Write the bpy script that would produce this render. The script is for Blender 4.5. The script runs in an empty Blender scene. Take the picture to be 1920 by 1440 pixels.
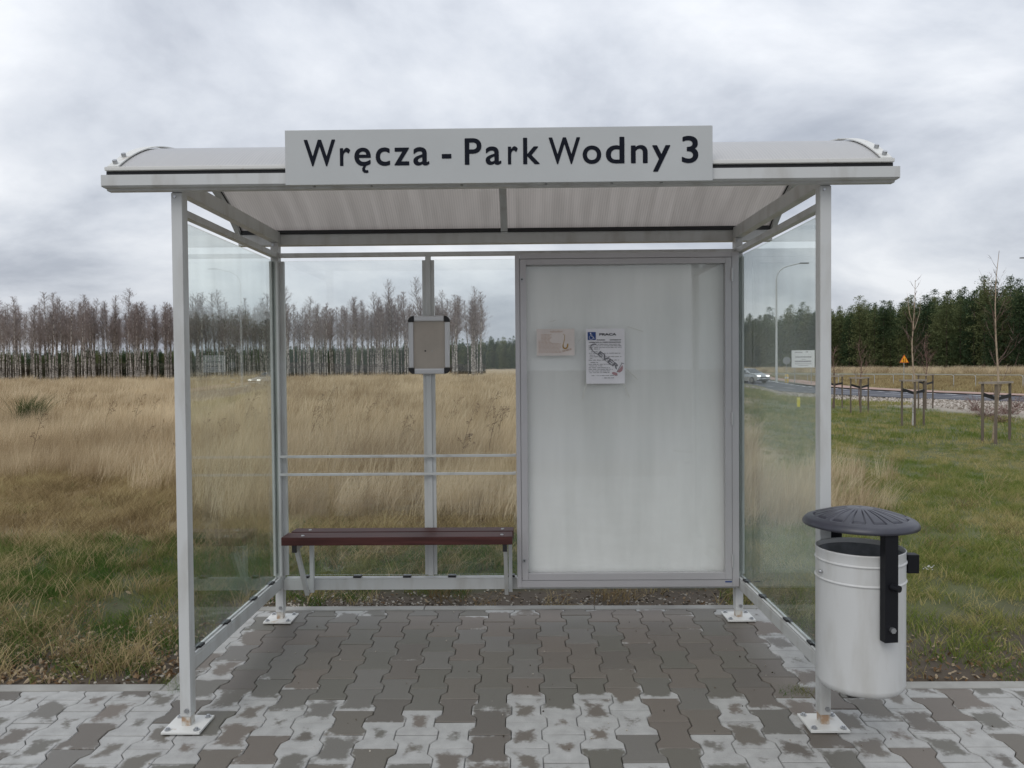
import bpy, bmesh, math, random
import numpy as np
from mathutils import Vector, Matrix
random.seed(7); rng = np.random.default_rng(7)
scn = bpy.context.scene
R = math.radians

# ------------------------------------------------------------------ camera
F_PX, CX, CY, CZ = 1442.0, 0.0775, -2.9984, 1.4099
YAW, PITCH, ROLL = -0.0119, 0.0215, 0.0082
fw = Vector((math.sin(YAW)*math.cos(PITCH), math.cos(YAW)*math.cos(PITCH), -math.sin(PITCH)))
r0 = Vector((math.cos(YAW), -math.sin(YAW), 0)); d0 = fw.cross(r0)
rt = math.cos(ROLL)*r0 + math.sin(ROLL)*d0
dn = -math.sin(ROLL)*r0 + math.cos(ROLL)*d0
cam = bpy.data.cameras.new('camera'); camo = bpy.data.objects.new('camera', cam)
scn.collection.objects.link(camo); scn.camera = camo
cam.sensor_fit = 'HORIZONTAL'; cam.sensor_width = 36; cam.lens = 36*F_PX/1920
cam.clip_start = 0.05; cam.clip_end = 4000
M = Matrix.Identity(4)
for i, v in enumerate((rt, -dn, -fw)):
    for k in range(3): M[k][i] = v[k]
M[0][3], M[1][3], M[2][3] = CX, CY, CZ
camo.matrix_world = M
CAMV = Vector((CX, CY, CZ))
def ray(px, py): return rt*((px-960)/F_PX) + dn*((py-720)/F_PX) + fw
def G(px, py, z=0.0):            # photo pixel -> point on the level z
    v = ray(px, py); return CAMV + v*((z-CZ)/v.z)
def P(px, py, y):                # photo pixel -> point on the plane at depth y
    v = ray(px, py); return CAMV + v*((y-CY)/v.y)

# ------------------------------------------------------------------ sky, sun, exposure
SUN_EL, SUN_AZ = R(47), R(205)    # azimuth from +y (ahead of the camera) towards +x: behind the photographer
world = bpy.data.worlds.new('World'); scn.world = world; world.use_nodes = True
wn, wl = world.node_tree.nodes, world.node_tree.links
wn.clear()
def N(nodes, t, **kw):
    n = nodes.new(t)
    for k, v in kw.items(): setattr(n, k, v)
    return n
sky = N(wn, 'ShaderNodeTexSky', sky_type='NISHITA'); sky.sun_disc = False
sky.sun_elevation = SUN_EL; sky.sun_rotation = SUN_AZ; sky.air_density = 1.2; sky.dust_density = 3.0
skyk = N(wn, 'ShaderNodeVectorMath', operation='SCALE'); skyk.inputs['Scale'].default_value = 0.06
wl.new(sky.outputs[0], skyk.inputs[0])
tc = N(wn, 'ShaderNodeTexCoord'); sep = N(wn, 'ShaderNodeSeparateXYZ'); wl.new(tc.outputs['Generated'], sep.inputs[0])
zc = N(wn, 'ShaderNodeMath', operation='MAXIMUM'); zc.inputs[1].default_value = 0.0; wl.new(sep.outputs[2], zc.inputs[0])
za = N(wn, 'ShaderNodeMath', operation='ADD'); za.inputs[1].default_value = 0.40; wl.new(zc.outputs[0], za.inputs[0])
dx = N(wn, 'ShaderNodeMath', operation='DIVIDE'); wl.new(sep.outputs[0], dx.inputs[0]); wl.new(za.outputs[0], dx.inputs[1])
dy = N(wn, 'ShaderNodeMath', operation='DIVIDE'); wl.new(sep.outputs[1], dy.inputs[0]); wl.new(za.outputs[0], dy.inputs[1])
cmb = N(wn, 'ShaderNodeCombineXYZ'); wl.new(dx.outputs[0], cmb.inputs[0]); wl.new(dy.outputs[0], cmb.inputs[1])
cmb.inputs[2].default_value = 5.2
rotm = N(wn, 'ShaderNodeMapping'); rotm.inputs['Rotation'].default_value = (0, 0, R(-16)); rotm.inputs['Scale'].default_value = (1.0, 1.25, 1)
wl.new(cmb.outputs[0], rotm.inputs[0])
n1 = N(wn, 'ShaderNodeTexNoise'); n1.inputs['Scale'].default_value = 1.7; n1.inputs['Detail'].default_value = 10
n1.inputs['Roughness'].default_value = 0.57; n1.inputs['Distortion'].default_value = 0.22
wl.new(rotm.outputs[0], n1.inputs['Vector'])
n2 = N(wn, 'ShaderNodeTexNoise'); n2.inputs['Scale'].default_value = 0.7; n2.inputs['Detail'].default_value = 3
wl.new(rotm.outputs[0], n2.inputs['Vector'])
mx = N(wn, 'ShaderNodeMath', operation='MULTIPLY_ADD'); mx.inputs[1].default_value = 0.45
wl.new(n2.outputs[0], mx.inputs[0])
m2 = N(wn, 'ShaderNodeMath', operation='MULTIPLY'); m2.inputs[1].default_value = 0.68; wl.new(n1.outputs[0], m2.inputs[0]); wl.new(m2.outputs[0], mx.inputs[2])
ramp = N(wn, 'ShaderNodeValToRGB'); wl.new(mx.outputs[0], ramp.inputs[0])
els = ramp.color_ramp.elements
els[0].position = 0.43; els[0].color = (0.32, 0.35, 0.41, 1)
els[1].position = 0.70; els[1].color = (0.76, 0.78, 0.815, 1)
e = els.new(0.51); e.color = (0.42, 0.45, 0.51, 1)
e = els.new(0.59); e.color = (0.57, 0.60, 0.655, 1)
zr = N(wn, 'ShaderNodeMath', operation='MULTIPLY_ADD'); zr.inputs[1].default_value = 0.50; zr.inputs[2].default_value = 0.84
wl.new(zc.outputs[0], zr.inputs[0])
cl = N(wn, 'ShaderNodeVectorMath', operation='SCALE'); wl.new(ramp.outputs[0], cl.inputs[0]); wl.new(zr.outputs[0], cl.inputs['Scale'])
mixw = N(wn, 'ShaderNodeMix', data_type='RGBA'); mixw.inputs[0].default_value = 0.9
wl.new(skyk.outputs[0], mixw.inputs[6]); wl.new(cl.outputs[0], mixw.inputs[7])
bg = N(wn, 'ShaderNodeBackground'); bg.inputs[1].default_value = 1.0
wl.new(mixw.outputs[2], bg.inputs[0])
wo = N(wn, 'ShaderNodeOutputWorld'); wl.new(bg.outputs[0], wo.inputs[0])
sun = bpy.data.lights.new('sun', 'SUN'); sun.energy = 0.62; sun.angle = R(35); sun.color = (1.0, 0.965, 0.91)
suno = bpy.data.objects.new('sun', sun); scn.collection.objects.link(suno)
sd = Vector((math.sin(SUN_AZ)*math.cos(SUN_EL), math.cos(SUN_AZ)*math.cos(SUN_EL), math.sin(SUN_EL)))
suno.rotation_euler = sd.to_track_quat('Z', 'Y').to_euler(); suno.location = (5, 10, 30)
vs = scn.view_settings
vs.view_transform = 'Standard'; vs.look = 'None'; vs.gamma = 1; vs.exposure = 0.44; vs.use_curve_mapping = False
scn.cycles.transparent_max_bounces = 24; scn.cycles.max_bounces = 8

# ------------------------------------------------------------------ materials
def mat(name, col, rough=0.6, metal=0.0, var=0.0, vscale=8.0, bump=0.0, bscale=40.0, col2=None, detail=4, spec=None, coord='Object', stretch=(1,1,1), lo=0.35, hi=0.7):
    m = bpy.data.materials.new(name); m.use_nodes = True
    n, l = m.node_tree.nodes, m.node_tree.links
    b = n['Principled BSDF']; b.inputs['Roughness'].default_value = rough; b.inputs['Metallic'].default_value = metal
    b.inputs['Base Color'].default_value = (*col, 1)
    if spec is not None: b.inputs['Specular IOR Level'].default_value = spec
    if var or col2 or bump:
        t = N(n, 'ShaderNodeTexCoord'); mp = N(n, 'ShaderNodeMapping'); mp.inputs['Scale'].default_value = stretch
        src = t.outputs['Object']
        if coord == 'World':
            g = N(n, 'ShaderNodeNewGeometry'); src = g.outputs['Position']
        l.new(src, mp.inputs[0])
    if var or col2:
        x = N(n, 'ShaderNodeTexNoise'); x.inputs['Scale'].default_value = vscale; x.inputs['Detail'].default_value = detail
        l.new(mp.outputs[0], x.inputs['Vector'])
        c = N(n, 'ShaderNodeValToRGB'); l.new(x.outputs[0], c.inputs[0])
        c.color_ramp.elements[0].position = lo; c.color_ramp.elements[1].position = hi
        a = col2 if col2 else tuple(v*(1-var) for v in col)
        bb = col if col2 else tuple(min(1, v*(1+var*0.6)) for v in col)
        c.color_ramp.elements[0].color = (*a, 1); c.color_ramp.elements[1].color = (*bb, 1)
        l.new(c.outputs[0], b.inputs['Base Color'])
    if bump:
        x2 = N(n, 'ShaderNodeTexNoise'); x2.inputs['Scale'].default_value = bscale; x2.inputs['Detail'].default_value = 3
        l.new(mp.outputs[0], x2.inputs['Vector'])
        bp = N(n, 'ShaderNodeBump'); bp.inputs['Strength'].default_value = bump; bp.inputs['Distance'].default_value = 0.01
        l.new(x2.outputs[0], bp.inputs['Height']); l.new(bp.outputs[0], b.inputs['Normal'])
    return m

def foliage(name, cols, transl=0.35, pscale=0.5, rnd=0.3, spread=None):
    """leaf/blade material: colour from world-position noise + per-instance random, diffuse + translucent"""
    m = bpy.data.materials.new(name); m.use_nodes = True
    n, l = m.node_tree.nodes, m.node_tree.links; n.clear()
    g = N(n, 'ShaderNodeNewGeometry'); x = N(n, 'ShaderNodeTexNoise'); x.inputs['Scale'].default_value = pscale; x.inputs['Detail'].default_value = 4
    l.new(g.outputs['Position'], x.inputs['Vector'])
    o = N(n, 'ShaderNodeObjectInfo')
    a = N(n, 'ShaderNodeMath', operation='MULTIPLY_ADD'); a.inputs[1].default_value = rnd; l.new(o.outputs['Random'], a.inputs[0]); l.new(x.outputs[0], a.inputs[2])
    s = N(n, 'ShaderNodeMath', operation='SUBTRACT'); s.inputs[1].default_value = rnd/2; l.new(a.outputs[0], s.inputs[0])
    c = N(n, 'ShaderNodeValToRGB'); l.new(s.outputs[0], c.inputs[0])
    els = c.color_ramp.elements
    lo, hi = spread or (0.3, 0.7)
    for i, cc in enumerate(cols):
        p = lo + (hi-lo)*i/(len(cols)-1)
        if i == 0: e = els[0]; e.position = p
        elif i == len(cols)-1: e = els[-1]; e.position = p
        else: e = els.new(p)
        e.color = (*cc, 1)
    d = N(n, 'ShaderNodeBsdfDiffuse'); t = N(n, 'ShaderNodeBsdfTranslucent'); mi = N(n, 'ShaderNodeMixShader'); mi.inputs[0].default_value = transl
    l.new(c.outputs[0], d.inputs[0]); l.new(c.outputs[0], t.inputs[0]); l.new(d.outputs[0], mi.inputs[1]); l.new(t.outputs[0], mi.inputs[2])
    ou = N(n, 'ShaderNodeOutputMaterial'); l.new(mi.outputs[0], ou.inputs[0])
    return m

def glass_mat(name, tint=(0.90, 0.945, 0.925), dirt=0.05, dirtcol=(0.55, 0.58, 0.55), ior=1.5, streak=(6, 6, 1.2)):
    m = bpy.data.materials.new(name); m.use_nodes = True
    n, l = m.node_tree.nodes, m.node_tree.links; n.clear()
    tr = N(n, 'ShaderNodeBsdfTransparent'); tr.inputs[0].default_value = (*tint, 1)
    gl = N(n, 'ShaderNodeBsdfGlossy'); gl.inputs['Roughness'].default_value = 0.015; gl.inputs[0].default_value = (0.95, 0.98, 0.97, 1)
    lw = N(n, 'ShaderNodeNewGeometry'); dt = N(n, 'ShaderNodeVectorMath', operation='DOT_PRODUCT'); l.new(lw.outputs['Normal'], dt.inputs[0]); l.new(lw.outputs['Incoming'], dt.inputs[1])
    ab = N(n, 'ShaderNodeMath', operation='ABSOLUTE'); l.new(dt.outputs['Value'], ab.inputs[0])
    om = N(n, 'ShaderNodeMath', operation='SUBTRACT'); om.inputs[0].default_value = 1.0; l.new(ab.outputs[0], om.inputs[1])
    pw_ = N(n, 'ShaderNodeMath', operation='POWER'); pw_.inputs[1].default_value = 5.0; l.new(om.outputs[0], pw_.inputs[0])
    fr = N(n, 'ShaderNodeMath', operation='MULTIPLY_ADD'); fr.inputs[1].default_value = 0.96; fr.inputs[2].default_value = 0.04; l.new(pw_.outputs[0], fr.inputs[0])
    m1 = N(n, 'ShaderNodeMixShader'); l.new(fr.outputs[0], m1.inputs[0]); l.new(tr.outputs[0], m1.inputs[1]); l.new(gl.outputs[0], m1.inputs[2])
    df = N(n, 'ShaderNodeBsdfDiffuse'); df.inputs[0].default_value = (*dirtcol, 1)
    t = N(n, 'ShaderNodeTexCoord'); mp = N(n, 'ShaderNodeMapping'); mp.inputs['Scale'].default_value = streak; l.new(t.outputs['Object'], mp.inputs[0])
    x = N(n, 'ShaderNodeTexNoise'); x.inputs['Scale'].default_value = 1.6; x.inputs['Detail'].default_value = 6; l.new(mp.outputs[0], x.inputs['Vector'])
    k = N(n, 'ShaderNodeMath', operation='POWER'); k.inputs[1].default_value = 2.5; l.new(x.outputs[0], k.inputs[0])
    k2 = N(n, 'ShaderNodeMath', operation='MULTIPLY'); k2.inputs[1].default_value = dirt*4.5; l.new(k.outputs[0], k2.inputs[0])
    m2 = N(n, 'ShaderNodeMixShader'); l.new(k2.outputs[0], m2.inputs[0]); l.new(m1.outputs[0], m2.inputs[1]); l.new(df.outputs[0], m2.inputs[2])
    ou = N(n, 'ShaderNodeOutputMaterial'); l.new(m2.outputs[0], ou.inputs[0])
    return m

MT = {}
MT['frame'] = mat('grey_powder_coat', (0.56, 0.57, 0.56), 0.45, col2=(0.45, 0.445, 0.42), vscale=3.5, stretch=(4, 4, 1), detail=8, lo=0.25, hi=0.52, bump=0.03, bscale=300)
MT['frame_d'] = mat('gasket_and_recess_shade', (0.018, 0.018, 0.02), 0.6)
MT['plate'] = mat('white_base_plate', (0.66, 0.66, 0.63), 0.5, vscale=16, col2=(0.42, 0.33, 0.23), lo=0.22, hi=0.38)
MT['rusty'] = mat('rust_marked_paint', (0.56, 0.55, 0.51), 0.6, col2=(0.36, 0.24, 0.15), vscale=26, lo=0.36, hi=0.56)
MT['steel'] = mat('bolt_steel', (0.45, 0.46, 0.47), 0.35, metal=0.9)
MT['alu'] = mat('anodised_aluminium', (0.50, 0.49, 0.50), 0.38, metal=0.35, var=0.06, vscale=3)
MT['alu_l'] = mat('satin_aluminium', (0.56, 0.56, 0.56), 0.32, metal=0.45)
MT['sign'] = mat('sign_white', (0.47, 0.485, 0.48), 0.38, var=0.05, vscale=2.5)
MT['ink'] = mat('sign_ink', (0.006, 0.008, 0.015), 0.6, spec=0.12)
MT['black'] = mat('black_paint', (0.007, 0.0075, 0.010), 0.5, spec=0.25, bump=0.02, bscale=120)
MT['plastic'] = mat('black_plastic', (0.01, 0.01, 0.011), 0.5)
MT['bin'] = mat('bin_paint', (0.58, 0.585, 0.575), 0.42, col2=(0.49, 0.485, 0.46), vscale=5, stretch=(3, 3, .7), detail=8, lo=.3, hi=.55, bump=0.015, bscale=60)
MT['binin'] = mat('bin_inside', (0.20, 0.21, 0.22), 0.6, var=0.3, vscale=20)
MT['lid'] = mat('lid_paint', (0.042, 0.043, 0.056), 0.36, var=0.2, vscale=9, bump=0.03, bscale=80)
MT['wood'] = mat('stained_plank', (0.072, 0.026, 0.023), 0.55, spec=0.22, var=0.35, vscale=6, bump=0.12, bscale=18, stretch=(0.6, 9, 9))
MT['panel'] = mat('case_back_panel', (0.86, 0.86, 0.845), 0.5, col2=(0.74, 0.745, 0.725), vscale=1.6, stretch=(3.2, 1, 0.35), detail=5, lo=0.28, hi=0.55)
MT['beige'] = mat('frame_backing', (0.45, 0.40, 0.345), 0.6, var=0.08, vscale=10)
MT['paper'] = mat('paper', (0.80, 0.79, 0.82), 0.6, var=0.04, vscale=20)
MT['paper2'] = mat('faded_paper', (0.72, 0.655, 0.62), 0.6, var=0.06, vscale=20)
MT['pink'] = mat('faded_ink', (0.50, 0.34, 0.25), 0.7)
MT['gold'] = mat('gold_ink', (0.42, 0.25, 0.05), 0.7)
MT['greyink'] = mat('grey_ink', (0.20, 0.20, 0.22), 0.7)
MT['blackink'] = mat('black_print', (0.035, 0.035, 0.045), 0.7)
MT['blue'] = mat('blue_print', (0.02, 0.06, 0.22), 0.6)
MT['rose'] = mat('rose_print', (0.42, 0.25, 0.27), 0.6)
MT['kerb'] = mat('concrete_edging', (0.34, 0.335, 0.31), 0.85, col2=(0.23, 0.22, 0.20), vscale=5, bump=0.15, bscale=90)
MT['bed'] = mat('joint_sand', (0.055, 0.048, 0.042), 0.95, var=0.4, vscale=60, bump=0.4, bscale=200)
MT['glass'] = glass_mat('side_glass', tint=(0.94, 0.965, 0.95), dirt=0.042)
MT['glass_b'] = glass_mat('back_glass', tint=(0.965, 0.98, 0.975), dirt=0.008)
MT['glass_c'] = glass_mat('case_glass', tint=(0.985, 0.988, 0.985), dirt=0.02)
MT['edge'] = mat('glass_edge', (0.20, 0.36, 0.31), 0.2)
MT['asphalt'] = mat('asphalt', (0.075, 0.078, 0.095), 0.8, var=0.25, vscale=0.6, bump=0.2, bscale=60)
MT['path'] = mat('red_path', (0.40, 0.26, 0.21), 0.85, var=0.15, vscale=1.5)
MT['mark'] = mat('road_paint', (0.75, 0.75, 0.75), 0.6)
MT['galv'] = mat('galvanised', (0.42, 0.42, 0.41), 0.45, metal=0.3, var=0.1)
MT['pole'] = mat('lamp_pole', (0.60, 0.61, 0.61), 0.45, metal=0.2)
MT['yellow'] = mat('yellow_plastic', (0.72, 0.47, 0.03), 0.4)
MT['lime'] = mat('yellow_marker', (0.70, 0.62, 0.04), 0.5)
MT['orange'] = mat('warning_yellow', (0.85, 0.36, 0.01), 0.45)
MT['red'] = mat('sign_red', (0.55, 0.08, 0.02), 0.45)
MT['board'] = mat('white_board', (0.76, 0.77, 0.78), 0.45)
MT['signback'] = mat('sign_back', (0.25, 0.26, 0.27), 0.5, metal=0.3)
MT['stake'] = mat('weathered_stake', (0.165, 0.132, 0.10), 0.8, var=0.3, vscale=5, stretch=(1, 1, 0.2), bump=0.2)
MT['stakebar'] = mat('stake_bar', (0.34, 0.29, 0.24), 0.8, var=0.25, vscale=6)
MT['birchbark'] = mat('birch_bark', (0.47, 0.44, 0.40), 0.8, col2=(0.085, 0.072, 0.064), vscale=2.2, stretch=(1.5, 1.5, 1.6), detail=6, lo=0.40, hi=0.57)
MT['yngbark'] = mat('young_birch_bark', (0.40, 0.31, 0.22), 0.75, col2=(0.20, 0.14, 0.10), vscale=7, lo=0.3, hi=0.5)
MT['twig'] = mat('birch_twigs', (0.31, 0.27, 0.255), 0.85, col2=(0.225, 0.175, 0.16), vscale=0.05, coord='World', lo=0.4, hi=0.6)
MT['ytwig'] = mat('young_twigs', (0.16, 0.10, 0.085), 0.8)
MT['redtwig'] = mat('reddish_twigs', (0.19, 0.115, 0.095), 0.8)
MT['pinebark'] = mat('pine_bark', (0.09, 0.065, 0.05), 0.9, var=0.3, vscale=3)
MT['car'] = mat('silver_paint', (0.52, 0.54, 0.56), 0.25, metal=0.55)
MT['carglass'] = mat('car_glass', (0.05, 0.06, 0.065), 0.08, spec=0.9)
MT['tyre'] = mat('tyre', (0.02, 0.02, 0.02), 0.8)
MT['rim'] = mat('rim', (0.4, 0.4, 0.42), 0.3, metal=0.8)
MT['pine'] = foliage('pine_needles', [(0.055, 0.086, 0.046), (0.098, 0.134, 0.066), (0.175, 0.195, 0.092)], 0.30, 0.12, 0.6)
MT['thicket'] = foliage('thicket_twigs', [(0.085, 0.068, 0.055), (0.085, 0.080, 0.055), (0.060, 0.072, 0.048)], 0.15, 0.03, 0.3)
MT['straw'] = foliage('straw_blades', [(0.38, 0.29, 0.18), (0.60, 0.485, 0.32), (0.76, 0.65, 0.46)], 0.38, 0.16, 0.5)
MT['brown'] = foliage('brown_grass', [(0.21, 0.155, 0.08), (0.38, 0.29, 0.155), (0.46, 0.38, 0.20)], 0.30, 0.7, 0.5)
MT['green'] = foliage('green_grass', [(0.060, 0.120, 0.026), (0.105, 0.165, 0.042), (0.22, 0.215, 0.080)], 0.38, 1.1, 0.5)
MT['lawn'] = foliage('lawn_grass', [(0.135, 0.190, 0.042), (0.250, 0.262, 0.080), (0.44, 0.375, 0.175)], 0.35, 0.42, 0.5)
MT['leaf'] = foliage('dead_leaves', [(0.16, 0.10, 0.055), (0.27, 0.19, 0.115), (0.40, 0.32, 0.22)], 0.2, 9, 0.9)
MT['stone'] = foliage('pebbles', [(0.07, 0.058, 0.045), (0.16, 0.135, 0.11), (0.42, 0.39, 0.34)], 0.0, 14, 0.9)
MT['rubble'] = foliage('white_rubble', [(0.22, 0.19, 0.155), (0.40, 0.36, 0.31), (0.55, 0.50, 0.45)], 0.0, 1.5, 0.9)
MT['weed'] = mat('dry_weed', (0.17, 0.115, 0.065), 0.85, var=0.3, vscale=3)
MT['broom'] = foliage('broom_stems', [(0.055, 0.085, 0.030), (0.085, 0.115, 0.045), (0.16, 0.15, 0.075)], 0.2, 2.5, 0.3)
MT['white'] = mat('white_petals', (0.75, 0.75, 0.72), 0.6)

def poly_roof():
    m = bpy.data.materials.new('opal_polycarbonate'); m.use_nodes = True
    n, l = m.node_tree.nodes, m.node_tree.links; n.clear()
    t = N(n, 'ShaderNodeTexCoord'); s = N(n, 'ShaderNodeSeparateXYZ'); l.new(t.outputs['Object'], s.inputs[0])
    w = N(n, 'ShaderNodeMath', operation='MULTIPLY'); w.inputs[1].default_value = 2*math.pi/0.0125; l.new(s.outputs[0], w.inputs[0])
    w2 = N(n, 'ShaderNodeMath', operation='SINE'); l.new(w.outputs[0], w2.inputs[0])
    mp = N(n, 'ShaderNodeMapping'); mp.inputs['Scale'].default_value = (7.0, 0.5, 0.5); l.new(t.outputs['Object'], mp.inputs[0])
    x = N(n, 'ShaderNodeTexNoise'); x.inputs['Scale'].default_value = 3; x.inputs['Detail'].default_value = 6; l.new(mp.outputs[0], x.inputs['Vector'])
    a = N(n, 'ShaderNodeMath', operation='MULTIPLY_ADD'); a.inputs[1].default_value = 0.16; l.new(w2.outputs[0], a.inputs[0]); l.new(x.outputs[0], a.inputs[2])
    c = N(n, 'ShaderNodeValToRGB'); l.new(a.outputs[0], c.inputs[0])
    c.color_ramp.elements[0].position = 0.25; c.color_ramp.elements[0].color = (0.28, 0.245, 0.218, 1)
    c.color_ramp.elements[1].position = 0.75; c.color_ramp.elements[1].color = (0.50, 0.448, 0.405, 1)
    tl = N(n, 'ShaderNodeBsdfTranslucent'); l.new(c.outputs[0], tl.inputs[0])
    df = N(n, 'ShaderNodeBsdfDiffuse'); df.inputs[0].default_value = (0.86, 0.86, 0.86, 1)
    m1 = N(n, 'ShaderNodeMixShader'); m1.inputs[0].default_value = 0.50; l.new(tl.outputs[0], m1.inputs[1]); l.new(df.outputs[0], m1.inputs[2])
    gl = N(n, 'ShaderNodeBsdfGlossy'); gl.inputs['Roughness'].default_value = 0.40; gl.inputs[0].default_value = (0.6, 0.6, 0.6, 1)
    lw = N(n, 'ShaderNodeNewGeometry'); dt = N(n, 'ShaderNodeVectorMath', operation='DOT_PRODUCT'); l.new(lw.outputs['Normal'], dt.inputs[0]); l.new(lw.outputs['Incoming'], dt.inputs[1])
    ab = N(n, 'ShaderNodeMath', operation='ABSOLUTE'); l.new(dt.outputs['Value'], ab.inputs[0])
    om = N(n, 'ShaderNodeMath', operation='SUBTRACT'); om.inputs[0].default_value = 1.0; l.new(ab.outputs[0], om.inputs[1])
    pw_ = N(n, 'ShaderNodeMath', operation='POWER'); pw_.inputs[1].default_value = 5.0; l.new(om.outputs[0], pw_.inputs[0])
    fr = N(n, 'ShaderNodeMath', operation='MULTIPLY_ADD'); fr.inputs[1].default_value = 0.96; fr.inputs[2].default_value = 0.04; l.new(pw_.outputs[0], fr.inputs[0])
    m2 = N(n, 'ShaderNodeMixShader'); l.new(fr.outputs[0], m2.inputs[0]); l.new(m1.outputs[0], m2.inputs[1]); l.new(gl.outputs[0], m2.inputs[2])
    ou = N(n, 'ShaderNodeOutputMaterial'); l.new(m2.outputs[0], ou.inputs[0])
    return m
MT['roof'] = poly_roof()

def paver_mat():
    """dry pale concrete with damp patches; stones at the bus bay take the dark tone nearly all over"""
    m = bpy.data.materials.new('interlocking_paver'); m.use_nodes = True
    n, l = m.node_tree.nodes, m.node_tree.links; b = n['Principled BSDF']
    def math_(op, a, b_=None, c=None):
        q = N(n, 'ShaderNodeMath', operation=op)
        for i, v in enumerate((a, b_, c)):
            if v is None: continue
            if isinstance(v, (int, float)): q.inputs[i].default_value = v
            else: l.new(v, q.inputs[i])
        return q.outputs[0]
    t = N(n, 'ShaderNodeAttribute'); t.attribute_name = 'loc'
    s = N(n, 'ShaderNodeSeparateXYZ'); l.new(t.outputs['Vector'], s.inputs[0])
    g = N(n, 'ShaderNodeNewGeometry'); gs = N(n, 'ShaderNodeSeparateXYZ'); l.new(g.outputs['Position'], gs.inputs[0])
    oi = N(n, 'ShaderNodeObjectInfo')
    ra = N(n, 'ShaderNodeAttribute'); ra.attribute_name = 'rnd'
    rnd = math_('FRACT', math_('ADD', oi.outputs['Random'], ra.outputs['Fac']))
    x1 = N(n, 'ShaderNodeTexNoise'); x1.inputs['Scale'].default_value = 16; x1.inputs['Detail'].default_value = 5; l.new(g.outputs['Position'], x1.inputs['Vector'])
    x2 = N(n, 'ShaderNodeTexNoise'); x2.inputs['Scale'].default_value = 2.2; x2.inputs['Detail'].default_value = 2; l.new(g.outputs['Position'], x2.inputs['Vector'])
    ex = math_('DIVIDE', math_('ABSOLUTE', s.outputs[0]), 0.074); ey = math_('DIVIDE', math_('ABSOLUTE', s.outputs[1]), 0.098)
    ed = math_('MAXIMUM', ex, ey)
    x3 = N(n, 'ShaderNodeTexNoise'); x3.inputs['Scale'].default_value = 75; x3.inputs['Detail'].default_value = 5; l.new(g.outputs['Position'], x3.inputs['Vector'])
    ed = math_('ADD', ed, math_('MULTIPLY', math_('SUBTRACT', x1.outputs[0], 0.5), 1.15))
    ed = math_('ADD', ed, math_('MULTIPLY', math_('SUBTRACT', x3.outputs[0], 0.5), 0.5))
    # how damp a stone is: 0 dry .. 1.5 damp to the edge
    th = math_('MULTIPLY_ADD', rnd, 1.25, 0.08)
    th = math_('ADD', th, math_('MULTIPLY', math_('SUBTRACT', x2.outputs[0], 0.5), 1.6))
    ax = math_('ABSOLUTE', gs.outputs[0])
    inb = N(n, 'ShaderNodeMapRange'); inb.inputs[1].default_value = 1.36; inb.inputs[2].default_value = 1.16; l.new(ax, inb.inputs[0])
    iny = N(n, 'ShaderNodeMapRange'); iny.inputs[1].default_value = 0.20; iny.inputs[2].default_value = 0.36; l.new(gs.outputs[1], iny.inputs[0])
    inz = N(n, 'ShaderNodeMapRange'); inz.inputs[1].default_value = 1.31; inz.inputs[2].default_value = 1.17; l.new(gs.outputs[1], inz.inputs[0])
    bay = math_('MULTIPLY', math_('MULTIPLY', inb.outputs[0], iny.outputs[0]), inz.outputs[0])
    th = math_('ADD', th, math_('MULTIPLY', bay, 1.05))  # inside the bay the dark tone spreads further over each stone
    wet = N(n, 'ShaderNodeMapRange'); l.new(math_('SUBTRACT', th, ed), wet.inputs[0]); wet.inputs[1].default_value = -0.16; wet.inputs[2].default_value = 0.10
    dry = N(n, 'ShaderNodeValToRGB'); l.new(x1.outputs[0], dry.inputs[0])
    dry.color_ramp.elements[0].position = 0.3; dry.color_ramp.elements[0].color = (0.325, 0.322, 0.308, 1)
    dry.color_ramp.elements[1].position = 0.7; dry.color_ramp.elements[1].color = (0.415, 0.412, 0.396, 1)
    wr = N(n, 'ShaderNodeValToRGB'); l.new(math_('FRACT', math_('MULTIPLY', rnd, 7.31)), wr.inputs[0])
    els = wr.color_ramp.elements
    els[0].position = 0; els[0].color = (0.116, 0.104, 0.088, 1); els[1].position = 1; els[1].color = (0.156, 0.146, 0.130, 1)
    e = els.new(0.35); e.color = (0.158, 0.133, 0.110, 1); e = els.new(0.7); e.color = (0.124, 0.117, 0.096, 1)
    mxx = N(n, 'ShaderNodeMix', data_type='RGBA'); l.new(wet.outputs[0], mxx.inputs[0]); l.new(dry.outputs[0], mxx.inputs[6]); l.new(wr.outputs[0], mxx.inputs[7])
    fine = N(n, 'ShaderNodeTexNoise'); fine.inputs['Scale'].default_value = 420; fine.inputs['Detail'].default_value = 2; l.new(g.outputs['Position'], fine.inputs['Vector'])
    hs = N(n, 'ShaderNodeVectorMath', operation='SCALE'); l.new(mxx.outputs[2], hs.inputs[0]); l.new(math_('MULTIPLY_ADD', fine.outputs[0], 0.5, 0.75), hs.inputs['Scale'])
    l.new(hs.outputs[0], b.inputs['Base Color'])
    l.new(math_('MULTIPLY_ADD', wet.outputs[0], -0.28, 0.85), b.inputs['Roughness'])
    bp = N(n, 'ShaderNodeBump'); bp.inputs['Strength'].default_value = 0.25; bp.inputs['Distance'].default_value = 0.003
    l.new(fine.outputs[0], bp.inputs['Height']); l.new(bp.outputs[0], b.inputs['Normal'])
    return m
MT['paver'] = paver_mat()

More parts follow.
